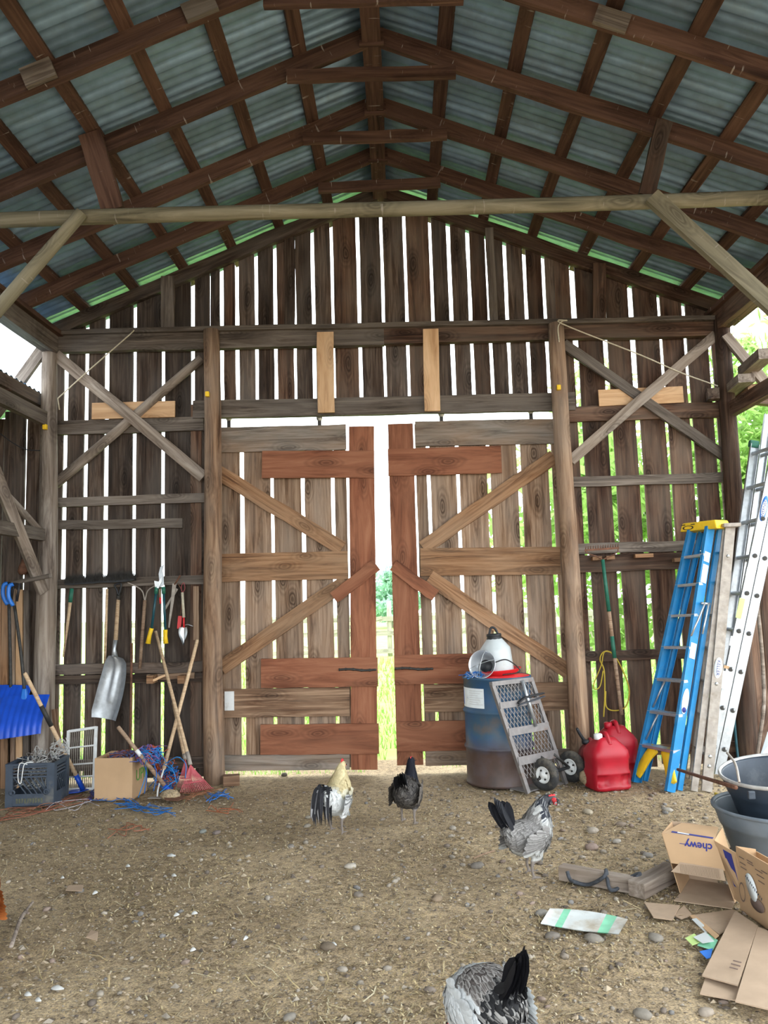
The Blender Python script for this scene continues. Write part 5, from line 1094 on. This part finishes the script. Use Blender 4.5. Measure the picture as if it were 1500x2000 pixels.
litter('silvery plastic wrapper lying on the green litter', [(1354, 1830, 0), (1378, 1820, .012), (1395, 1838, .012), (1372, 1842, 0)], 'jug', .022); litter('blue plastic wrapper corner by the slotted cardboard', [(1366, 1858, 0), (1392, 1852, .006), (1388, 1870, 0), (1380, 1872, 0)], 'blue2', .010)
litter('clear plastic strip leading up to the cardboard flap', [(1351, 1795, .01), (1360, 1793, .015), (1388, 1818, .01), (1378, 1822, .0)], 'jug', .016)
# ================================================================ CHICKENS
def catmull(vals, t):
    n = len(vals)-1; f = t*n; i = min(n-1, int(f)); g = f-i
    g = g*g*(3-2*g) if False else g
    P0, P1, P2, P3 = vals[max(0, i-1)], vals[i], vals[i+1], vals[min(n, i+2)]
    return [.5*((2*b)+(c-a)*g+(2*a-5*b+4*c-d)*g*g+(3*b-a-3*c+d)*g**3) for a, b, c, d in zip(P0, P1, P2, P3)]
def chicken(label, base, heading, s, pal, pose='up', tail='hen', legs=True, seed=1, nf=420, group='chickens in the barn', turn=0.0, tl=1.0):
    """local axes: +x forward, z up, feet on z = 0; pal(x, y, z, kind, u, rnd) gives a colour"""
    global F
    rnd = random.Random(seed); F = T(base) @ Rz(heading) @ Matrix.Scale(s, 4)
    t = thing('chicken', label, 'chicken', T(base) @ Rz(heading), group)
    if pose == 'up': ring = [(-.185, .285, .012, .012), (-.165, .275, .04, .04), (-.11, .245, .078, .080), (-.04, .215, .098, .100), (.03, .205, .100, .103), (.085, .225, .086, .094), (.115, .275, .060, .072), (.128, .325, .044, .050), (.138, .37, .033, .037), (.152, .402, .029, .031), (.178, .408, .024, .025), (.196, .403, .012, .013), (.214, .397, .004, .004)]
    elif pose == 'tall': ring = [(-.175, .30, .012, .012), (-.155, .29, .04, .04), (-.10, .255, .078, .085), (-.03, .225, .095, .105), (.03, .235, .098, .108), (.06, .275, .090, .096), (.078, .32, .076, .080), (.092, .365, .054, .057), (.108, .405, .034, .036), (.128, .425, .026, .028), (.15, .43, .022, .023), (.168, .425, .012, .012), (.185, .42, .004, .004)]
    else: ring = [(-.185, .315, .012, .012), (-.165, .30, .045, .045), (-.11, .26, .095, .095), (-.04, .225, .120, .118), (.03, .205, .122, .115), (.09, .19, .105, .098), (.14, .165, .075, .075), (.18, .13, .05, .052), (.205, .095, .036, .04), (.222, .065, .029, .031), (.235, .045, .022, .024), (.243, .03, .011, .012), (.25, .018, .004, .004)]
    NR, NS = 42, 20; vs, fs = [], []
    cs = [catmull(ring, i/(NR-1)) for i in range(NR)]
    for i, (x, z, ry, rz) in enumerate(cs):
        a, b = cs[max(0, i-1)], cs[min(NR-1, i+1)]; tx, tz = b[0]-a[0], b[1]-a[1]; l = math.hypot(tx, tz) or 1; nx, nz = -tz/l, tx/l
        hy = turn*max(0, (i/(NR-1)-.62))*.22
        for k in range(NS):
            q = 2*PI*k/NS; cu, su = math.cos(q), math.sin(q); vs.append(V((x+nx*rz*cu, hy+ry*su, z+nz*rz*cu)))
    for i in range(NR-1):
        for k in range(NS): fs.append((i*NS+k, i*NS+NS+k, i*NS+NS+(k+1) % NS, i*NS+(k+1) % NS))
    fs.append(tuple(range(NS))); fs.append(tuple(reversed(range((NR-1)*NS, NR*NS))))
    nbody = len(fs)
    if legs:
        for sd in (-1, 1):
            st = .03*sd
            for pts, r in (([(.0, .045*sd, .19), (.015+st*.4, .05*sd, .13), (-.005+st, .052*sd, .10)], [.05, .034, .012]), ([(-.005+st, .052*sd, .11), (-.012+st, .052*sd, .06), (.004+st, .052*sd, .012)], [.012, .0085, .009])):
                a, b = tube_geo(curve_pts(pts, 4), [r[0]+(r[1]-r[0])*min(1, i/4) if i < 4 else r[1]+(r[2]-r[1])*(i-4)/4 for i in range(9)], 10); o = len(vs); vs += a; fs += [tuple(q+o for q in f) for f in b]
            for ang in (-.5, 0, .5, PI):
                L_ = .05 if ang != PI else .025; p0 = V((.004+st, .052*sd, .014)); p1 = p0+V((math.cos(ang)*L_, math.sin(ang)*L_, -.006)); a, b = tube_geo([p0, p0.lerp(p1, .5)+V((0, 0, .003)), p1], [.008, .006, .004], 8); o = len(vs); vs += a; fs += [tuple(q+o for q in f) for f in b]
    me = bpy.data.meshes.new('body'); me.from_pydata([tuple(v) for v in vs], [], fs); me.update(); tmp = bpy.data.objects.new('tmp', me); COL.objects.link(tmp)
    md = tmp.modifiers.new('r', 'REMESH'); md.mode = 'VOXEL'; md.voxel_size = .0065; sm = tmp.modifiers.new('s', 'SMOOTH'); sm.iterations = 2; sm.factor = .5
    dg = bpy.context.evaluated_depsgraph_get(); m2 = bpy.data.meshes.new_from_object(tmp.evaluated_get(dg)); bpy.data.objects.remove(tmp)
    V2 = [v.co.copy() for v in m2.vertices]; F2 = [tuple(p.vertices) for p in m2.polygons]; N2 = [v.normal.copy() for v in m2.vertices]; bpy.data.meshes.remove(m2)
    cols = []
    for v in V2:
        if v.z < .112 and pose != 'peck' and abs(v.x) < .09: cols.append((.20, .17, .15))
        else: cols.append(pal(v.x, v.y, v.z, 'body', 0, rnd))
    mk('body', V2, F2, 'bird', t, None, smooth=True, cols=cols)
    # contour feathers laid over the body, pointing backwards and down
    fv, ff, fc = [], [], []
    head = ring[9]
    def feather(p, n, d, L, w, c0, c1, lift=.12, par=None):
        d = (d-n*d.dot(n)); 
        if d.length < 1e-4: return
        d.normalize(); sdv = n.cross(d); o = len(fv)
        for f, ww, up in ((0, .35, .0), (.35, .95, .02), (.7, 1.0, .035), (.92, .6, .03), (1.0, .08, .02)):
            q = p+d*L*f+n*(L*lift*(up*8)+.002)
            fv.extend([q-sdv*w*ww*.5-n*w*.10*ww, q+n*w*.06, q+sdv*w*ww*.5-n*w*.10*ww]); fc.extend([c1, c0, c1])
        for k in range(4):
            for e in (0, 1): ff.append((o+k*3+e, o+k*3+e+1, o+k*3+e+4, o+k*3+e+3))
        k = o+12; fc[k-o+len(fc)-15] = c1
    idx = [i for i, v in enumerate(V2) if (v.z > .135 or pose == 'peck' and v.z > .08) and (v-V((head[0], 0, head[1]))).length > .028]
    rnd.shuffle(idx)
    for i in idx[:nf]:
        v, n = V2[i], N2[i]
        neck = (v.x > .075 and v.z > .26) if pose != 'peck' else v.x > .15
        d = V((-.35, 0, -1)) if neck else V((-1, .0, -.38))
        L = rnd.uniform(.024, .038) if neck else rnd.uniform(.032, .050); w = L*(.17 if neck else .42)
        c = pal(v.x, v.y, v.z, 'neck' if neck else 'cover', 0, rnd); e = pal(v.x, v.y, v.z, 'edge_neck' if neck else 'edge', 0, rnd)
        feather(v, n, d, L, w, c, e, lift=.10)
    mk('plumage', fv, ff, 'feather', t, None, smooth=True, cols=fc)['kind'] = 'stuff'
    # wings: folded, rows of flight feathers
    for sd in (-1, 1):
        fv, ff, fc = [], [], []
        for row, (x0, z0, n_, L) in enumerate(((.06, .255, 6, .06), (.03, .235, 7, .075), (-.01, .22, 8, .11))):
            for k in range(n_):
                g = k/(n_-1); wy = (.104 if pose != 'peck' else .114)
                p = V((x0-.02*g*row, sd*(wy+.003*row-.014*g), z0+.03-.075*g)); n = V((.05, sd, .25-.3*g)).normalized(); c = pal(p.x-.06, p.y, p.z, 'wing', g, rnd); e = pal(p.x-.06, p.y, p.z, 'edge', g, rnd)
                feather(p, n, V((-1, 0, .18-.25*g)), L*rnd.uniform(.9, 1.1), .030, c, e, lift=.03)
        mk('wing', fv, ff, 'feather', t, None, smooth=True, cols=fc)
    # tail
    fv, ff, fc = [], [], []
    tb = V((ring[1][0]+.015, 0, ring[1][1]))
    if tail in ('hen', 'fan'):
        for k in range(14):
            g = k/13-.5; sd = 1 if k % 2 else -1; up = 1.05-.10*abs(g); n = V((.35, sd*(.9), .25)).normalized()
            d = V((-.62+abs(g)*.35-.28*g, g*.5, up)); p = tb+V((.0, sd*.012+g*.05, -.03+.02*rnd.random()))
            L = rnd.uniform(.13, .17)*tl
            feather(p, n, d, L, .046*(.5+.5*tl), pal(0, 0, 0, 'tail', abs(g), rnd), pal(0, 0, 0, 'tail_edge', abs(g), rnd), lift=.02)
        for k in range(16):
            sd = 1 if k % 2 else -1; p = tb+V((.02, sd*rnd.uniform(.0, .045), rnd.uniform(-.05, .02))); feather(p, V((.2, sd, .5)).normalized(), V((-.8, sd*.25, .55)), rnd.uniform(.06, .10), .036, pal(0, 0, 0, 'tail2', 0, rnd), pal(0, 0, 0, 'tail2_edge', 0, rnd), lift=.05)
        mk('tail', fv, ff, 'feather', t, None, smooth=True, cols=fc)
    else:
        for k in range(22):
            g = k/21; yy = rnd.uniform(-.035, .085); a0 = tb+V((.02, yy*.25, .0)); hgt = (.075-.06*g)*rnd.uniform(.7, 1.1); rch = .035+.05*rnd.random()
            pts = curve_pts([a0, a0+V((-.03, yy*.5, hgt*.8)), a0+V((-rch*.9, yy*.8, hgt*.6)), a0+V((-rch*1.15, yy, -.07-.05*g)), a0+V((-rch*.9, yy*1.05, -.15-.06*rnd.random()))], 5)
            o = len(fv); c = pal(0, 0, 0, 'tail', g, rnd); e = pal(0, 0, 0, 'tail_edge', g, rnd); m = len(pts)
            for i, p in enumerate(pts):
                ww = .012*math.sin(PI*min(1, .15+.85*i/(m-1)))+.001; fv.extend([p+V((0, -ww, ww*.3)), p+V((0, 0, .003)), p+V((0, ww, ww*.3))]); fc.extend([c, e, c])
            for i in range(m-1):
                for q in (0, 1): ff.append((o+i*3+q, o+i*3+q+1, o+i*3+q+4, o+i*3+q+3))
        mk('tail', fv, ff, 'feather', t, None, smooth=True, cols=fc)
    # comb, face, beak, eyes
    hx, hz, hr = ring[9][0], ring[9][1], ring[9][3]; hy = turn*.3*.22 if pose != 'peck' else 0; hd = T(hx, hy, hz) if pose != 'peck' else T(hx, 0, hz) @ Ry(1.0)
    big = 1.1 if tail == 'cock' else .5
    prism('comb', [(-.015, 0), (.035, -.004), (.036, .008*big), (.028, .006*big+.004), (.022, .018*big), (.014, .008*big), (.006, .022*big), (-.002, .009*big), (-.012, .018*big)], .006, 'skin', t, hd @ T(0, .003, hr*.85) @ Rx(PI/2))
    lathe('face', [(0, -.012), (.012, -.008), (.015, 0), (.012, .008), (0, .012)], 'skin', t, hd @ T(.022, 0, -.002) @ Matrix.Diagonal((1, 1.12, 1.0, 1)) @ Rx(PI/2) @ Matrix.Diagonal((1, 1, 1.9, 1)), n=14)
    for sd in (-1, 1):
        lathe('wattle', [(0, -.022*big), (.006, -.015*big), (.005, 0), (0, .004)], 'skin', t, hd @ T(.034, .008*sd, -.022), n=8)
        lathe('eye', [(0, -.004), (.004, -.002), (.004, .002), (0, .004)], 'eye', t, hd @ T(.024, .0255*sd, .003) @ Rx(PI/2), n=10)
    tube('beak', [(hd @ V((.042, 0, -.001))), (hd @ V((.058, 0, -.003))), (hd @ V((.070, 0, -.010)))], [.010, .007, .001], 'handle_d', t, n=8)
    F = Matrix.Identity(4); return t
def jit(c, rnd, a=.18): g = 1+rnd.uniform(-a, a); return tuple(min(1, k*g) for k in c)
def pal_grey(x, y, z, kind, u, rnd):                 # grey hen with laced neck and black tail
    if kind in ('tail', 'tail2'): return jit((.012, .013, .018), rnd) if kind == 'tail' else jit((.20, .19, .18), rnd)
    if kind == 'tail_edge': return (.02, .021, .026)
    if kind == 'tail2_edge': return (.30, .29, .28)
    if x > .07 and z > .33:
        if kind == 'body': return (.06, .062, .07)
        return jit((.62, .63, .63), rnd) if (kind.startswith('edge') and rnd.random() < .42) else jit((.02, .023, .035), rnd)
    if x > .05 and z > .25: return jit((.40, .40, .385), rnd) if kind != 'neck' else jit((.20, .20, .205), rnd, .4)
    if z < .175: return jit((.46, .46, .44), rnd)
    if kind in ('edge', 'edge_neck'): return jit((.31, .30, .285), rnd, .3)
    return jit((.16, .15, .145), rnd, .35)
def pal_black(x, y, z, kind, u, rnd):
    if x > .07 and z > .28: return jit((.010, .011, .018), rnd)
    if kind in ('tail', 'tail_edge'): return jit((.018, .018, .02), rnd)
    if kind in ('tail2_edge', 'edge'): return jit((.16, .145, .13), rnd, .5)
    if kind == 'wing': return jit((.13, .11, .095), rnd, .6)
    return jit((.055, .05, .048), rnd, .5)
def pal_cock(x, y, z, kind, u, rnd):                 # cream-necked cockerel with black and white tail
    if kind == 'tail': return jit((.015, .016, .02), rnd) if u < .7 else jit((.05, .05, .06), rnd)
    if kind == 'tail_edge': return jit((.55, .55, .56), rnd) if rnd.random() < .45 else (.03, .03, .035)
    if (x > .02 and z > .24) or (x > -.06 and z > .295): return jit((.62, .52, .30), rnd, .1)
    if x > -.10 and z > .26: return jit((.60, .56, .42), rnd, .1)
    if kind == 'wing': return jit((.55, .55, .55), rnd) if rnd.random() < .6 else (.05, .05, .06)
    return jit((.62, .63, .62), rnd, .12)
def pal_light(x, y, z, kind, u, rnd):                # pale hen seen from behind, black tail, dark laced saddle
    if kind in ('tail', 'tail_edge'): return jit((.010, .010, .013), rnd)
    if kind == 'tail2': return jit((.015, .015, .017), rnd)
    if kind == 'tail2_edge': return (.10, .10, .11) if rnd.random() < .4 else (.02, .02, .022)
    if kind == 'wing': return jit((.62, .64, .65), rnd)
    if x < -.10 and z > .12: return jit((.02, .02, .022), rnd) if rnd.random() < .7 else jit((.30, .29, .28), rnd)
    sad = x < .05 and abs(y) < .095 and z > .17
    if sad:
        if kind == 'edge': return jit((.48, .46, .44), rnd, .3)
        return jit((.10, .085, .08), rnd, .4)
    if kind == 'body': return (.60, .61, .61)
    return jit((.66, .68, .69), rnd, .1)
def pal_buff(x, y, z, kind, u, rnd): return jit((.42, .15, .045), rnd, .25)
chicken('grey hen with black tail and striped neck standing side-on', G(1038, 1713), .62, .95, pal_grey, 'tall', 'hen', seed=3, nf=1100, turn=-.9, tl=1.4)
chicken('small black hen walking away towards the door gap', G(798, 1609), 1.36, .97, pal_black, 'up', 'hen', seed=5, nf=600)
chicken('cream-necked rooster with drooping black and white tail', G(658, 1627), 1.30, .98, pal_cock, 'tall', 'cock', seed=7, nf=700)
nb = GY(950, 2.82, 2050); chicken('white and black hen pecking with its black tail raised at the lower edge', nb, 2.02, .96, pal_light, 'peck', 'fan', seed=9, nf=900, tl=1.3)
ob = G(-72, 1872); chicken('orange-brown hen mostly cut off by the left edge', ob, 2.6, 1.0, pal_buff, 'up', 'hen', seed=11, nf=200)

# ================================================================ LITTER ON THE FLOOR
def scatter():
    rnd = random.Random(21); vs, fs, cs = [], [], []
    def dens(x, y): return noise.noise(V((x*1.1, y*1.1, 7)))
    tones = [(.50, .40, .22), (.56, .46, .27), (.43, .33, .18), (.34, .26, .155), (.58, .51, .35), (.26, .20, .13)]
    n = 0
    while n < 46000:
        y = 1.9+rnd.random()**1.25*5.35; half = min(3.9, .58*y+.25); x = rnd.uniform(-half, half)
        if y > 7.0: continue
        if dens(x, y) < rnd.uniform(-.5, .35): continue
        n += 1; big = rnd.random() < .09; L = rnd.uniform(.008, .035) if not big else rnd.uniform(.06, .17); w = rnd.uniform(.0010, .0024)*(1.3 if big else 1.5); a = rnd.gauss(.35, .9)
        dx, dy = math.cos(a), math.sin(a); z = hz(x, y)+rnd.uniform(.001, .009); tilt = rnd.uniform(-.15, .15)*L; bend = rnd.uniform(-.12, .12)*L; o = len(vs)
        for f in (-.5, 0, .5):
            b = bend*(1-4*f*f); px, py, pz = x+dx*L*f-dy*b, y+dy*L*f+dx*b, z+tilt*f*2+(.003 if f == 0 else 0)
            vs += [(px-dy*w, py+dx*w, pz), (px+dy*w, py-dx*w, pz+.0012)]
        fs += [(o, o+1, o+3, o+2), (o+2, o+3, o+5, o+4)]; g = rnd.uniform(.75, 1.2); c = rnd.choice(tones); cs += [tuple(k*g for k in c)]*6
    o = mk('straw', vs, fs, 'straw', None, None, cols=cs); tag(o, 'loose golden straw and chaff strewn over the dirt floor', 'straw', kind='stuff')
    # crumbs: bark chips, droppings, bits of feed
    vs, fs, cs = [], [], []
    tones = [(.10, .08, .065), (.16, .13, .10), (.30, .26, .21), (.38, .31, .22), (.34, .27, .19), (.22, .18, .13)]
    for i in range(20000):
        y = 1.9+rnd.random()**1.2*5.1; half = min(3.9, .58*y+.25); x = rnd.uniform(-half, half); s = rnd.uniform(.003, .011)*(1 if rnd.random() < .93 else 2.0); z = hz(x, y)+.002; a = rnd.uniform(0, PI); o = len(vs); e = rnd.uniform(.4, 1)
        for k in range(4): q = a+k*PI/2+rnd.uniform(-.4, .4); vs.append((x+math.cos(q)*s, y+math.sin(q)*s*e, z+rnd.uniform(0, .003)))
        vs.append((x+rnd.uniform(-.3, .3)*s, y, z+s*rnd.uniform(.4, .9))); fs += [(o, o+1, o+4), (o+1, o+2, o+4), (o+2, o+3, o+4), (o+3, o, o+4)]; g = rnd.uniform(.8, 1.2); c = rnd.choice(tones); cs += [tuple(k*g for k in c)]*5
    o = mk('wood_chips', vs, fs, 'pebble', None, None, cols=cs); tag(o, 'fine bark chips and crumbs scattered in the dirt', 'debris', kind='stuff')
    # small pebbles
    bm = bmesh.new(); bmesh.ops.create_icosphere(bm, subdivisions=1, radius=1); iv = [v.co.copy() for v in bm.verts]; bm.verts.index_update(); fi = [tuple(v.index for v in f.verts) for f in bm.faces]; bm.free()
    vs, fs, cs = [], [], []; tones = [(.22, .185, .15), (.27, .235, .19), (.17, .14, .115), (.33, .29, .24), (.25, .19, .155), (.20, .19, .18)]
    for i in range(2600):
        y = 2.2+rnd.random()**.8*4.75; half = min(3.7, .58*y+.2); x = rnd.uniform(-half, half)
        if rnd.random() > .25+.75*max(0, min(1, (x+.6)/1.6))*min(1, max(.2, (y-2.8)/1.5)): continue
        s = .006+.016*rnd.random()**2; m = Rz(rnd.uniform(0, 6)); o = len(vs); c = rnd.choice(tones); g = rnd.uniform(.8, 1.2); sx, sy, sz_ = rnd.uniform(.8, 1.6), rnd.uniform(.7, 1.1), rnd.uniform(.5, .8)
        for v in iv:
            p = m @ V((v.x*sx*s, v.y*sy*s, v.z*sz_*s)); k = 1+.15*noise.noise(v*2+V((i, 0, 0))); vs.append((x+p.x*k, y+p.y*k, hz(x, y)+s*.25+p.z*k)); cs.append(tuple(q*g for q in c))
        fs += [tuple(q+o for q in f) for f in fi]
    o = mk('pebbles', vs, fs, 'pebble', None, None, cols=cs, smooth=True); tag(o, 'small grey pebbles half buried in the dirt', 'pebbles', kind='stuff')
    return iv, fi
iv_, fi_ = scatter()
# larger stones one by one
stones = [(684, 1692, .028, 'pale feathery tuft-topped stone in the middle of the floor', (.55, .52, .47)), (932, 1686, .032, 'grey stone behind the tail of the grey hen', (.27, .25, .23)), (854, 1756, .028, 'rounded tan stone in front of the black hen', (.34, .27, .20)),
    (700, 1747, .022, 'small grey stone right of the floor centre', (.30, .27, .24)), (1155, 1652, .036, 'reddish grey stone right of the grey hen head', (.36, .28, .25)), (1157, 1622, .036, 'pale stone above the reddish one', (.44, .40, .35)), (1212, 1609, .030, 'brownish stone among the gravel near the ladders', (.28, .23, .19)),
    (1303, 1581, .030, 'pale stone near the foot of the blue ladder', (.46, .44, .40)), (1265, 1668, .026, 'light grey stone above the timber offcuts', (.40, .39, .38)), (1204, 1640, .024, 'smooth light stone among the gravel', (.46, .44, .41)), (1148, 1585, .034, 'cream flat stone above the gravel patch', (.48, .43, .34)),
    (1160, 1831, .034, 'grey stone under the edge of the feed bag', (.32, .30, .27)), (1078, 1826, .028, 'dark stone left of the feed bag', (.24, .22, .20)), (1280, 1828, .030, 'grey stone between feed bag and litter', (.34, .32, .29)), (1057, 1781, .026, 'small grey stone at the feed bag corner', (.36, .35, .33)), (1378, 1968, .024, 'pale stone by the lower cardboard layer', (.42, .37, .32)), (1254, 1975, .027, 'broad grey stone at the lower right of the floor', (.30, .28, .25)),
    (566, 1982, .022, 'grey stone near the bottom centre of the picture', (.33, .31, .28)), (884, 1617, .024, 'small pale stone between the black and grey hens', (.46, .43, .38)), (640, 1845, .030, 'dark stone in the straw clump before the rooster', (.22, .18, .14)), (396, 1620, .024, 'blue-grey stone near the twine strands', (.30, .33, .32)), (423, 1622, .026, 'purplish stone next to the blue-grey one', (.28, .24, .23)), (600, 1611, .022, 'pale stone left of the rooster', (.44, .41, .36)), (603, 1595, .020, 'small pale stone above the other one by the rooster', (.42, .40, .35)), (568, 1652, .022, 'grey stone lower left of the rooster', (.32, .30, .28)), (555, 1512, .03, 'dark clod just inside the left door', (.10, .085, .07))]
sr_ = random.Random(4)
for px, py, s, lab, c in stones:
    p = G(px, py); vs = []; sd = sr_.uniform(0, 50); bm = bmesh.new(); bmesh.ops.create_icosphere(bm, subdivisions=2, radius=1)
    for v in bm.verts: k = 1+.22*noise.noise(v.co*1.4+V((sd, 0, 0))); v.co = V((v.co.x*1.35*s*k, v.co.y*s*k, v.co.z*.62*s*k))
    bm.verts.index_update(); vs = [v.co.copy() for v in bm.verts]; f2 = [tuple(v.index for v in f.verts) for f in bm.faces]; bm.free()
    o = mk('field_stone', vs, f2, 'pebble', None, T(p.x, p.y, hz(p.x, p.y)+s*.30) @ Rz(sr_.uniform(0, 3)), smooth=True, cols=[tuple(k*.66*g for k, g in zip(c, (1.05, 1, .93)))]*len(vs)); tag(o, lab, 'stone', 'loose stones on the floor')
# loose feathers and sticks
fr = random.Random(8)
feathers = [(113, 1932, 'largest white feather at the lower left'), (55, 1942, 'white feather with dark base at the left edge'), (75, 1955, 'fluffy white feather beside the dark-based one'), (690, 1690, 'white down tuft on the floor centre'), (345, 1788, 'white down in the left straw patch'), (380, 1785, 'second white down in the left straw patch'), (250, 1692, 'small white feather near the twine strands'), (340, 1710, 'white fluff clump left of the floor centre'), (335, 1672, 'long thin pale feather left of the rooster'), (122, 1712, 'tiny white feather near the left edge'), (186, 1742, 'white fluff beside a straw bunch at left'), (652, 1842, 'pale fluff on the straw clump'), (480, 1832, 'small white fluff left of the straw clump'), (377, 1855, 'white fluff below the left straw patch')]
for px, py, lab in feathers:
    p = G(px, py); L = .06 if 'largest' in lab or 'long' in lab else fr.uniform(.025, .04); a = fr.uniform(-.6, .9); vs, fs = [], []
    for i, f in enumerate((0, .2, .5, .8, 1)):
        w = L*.22*math.sin(PI*min(.97, .1+.85*f)); x = (f-.5)*L
        vs += [(x, -w, .004+.004*f), (x, 0, .010+.012*math.sin(f*PI)), (x, w, .004+.006*f)]
    for i in range(4):
        for e in (0, 1): fs.append((i*3+e, i*3+e+1, i*3+e+4, i*3+e+3))
    o = mk('loose_feather', vs, fs, 'feather', None, T(p.x, p.y, hz(p.x, p.y)+.003) @ Rz(a), smooth=True, cols=[(.62, .62, .60)]*15); tag(o, lab, 'feather', 'loose feathers on the floor')
o = tube('fallen_stick', curve_pts([G(64, 1762, .01), G(50, 1780, .012), G(38, 1800, .012), G(22, 1848, .012)]), [.007]*8+[.010]*17, 'greypost', n=7); tag(o, 'grey forked stick lying at the left edge', 'stick')
o = tube('fallen_stick', curve_pts([G(925, 1676, .01), G(945, 1668, .012), G(965, 1662, .01)]), .006, 'handle_d', n=6); tag(o, 'short brown twig near the grey hen tail', 'stick')
o = slab('bark_scrap', [G(128, 1738, .012), G(160, 1740, .014), G(163, 1728, .012), G(134, 1729, .012)], .004, 'card2'); tag(o, 'flat tan scrap lying in the left straw', 'scrap')
o = slab('bark_scrap', [G(168, 1830, .012), G(190, 1836, .014), G(192, 1820, .02), G(178, 1816, .012)], .004, 'card2'); tag(o, 'curled brown bark scrap at the left', 'scrap')
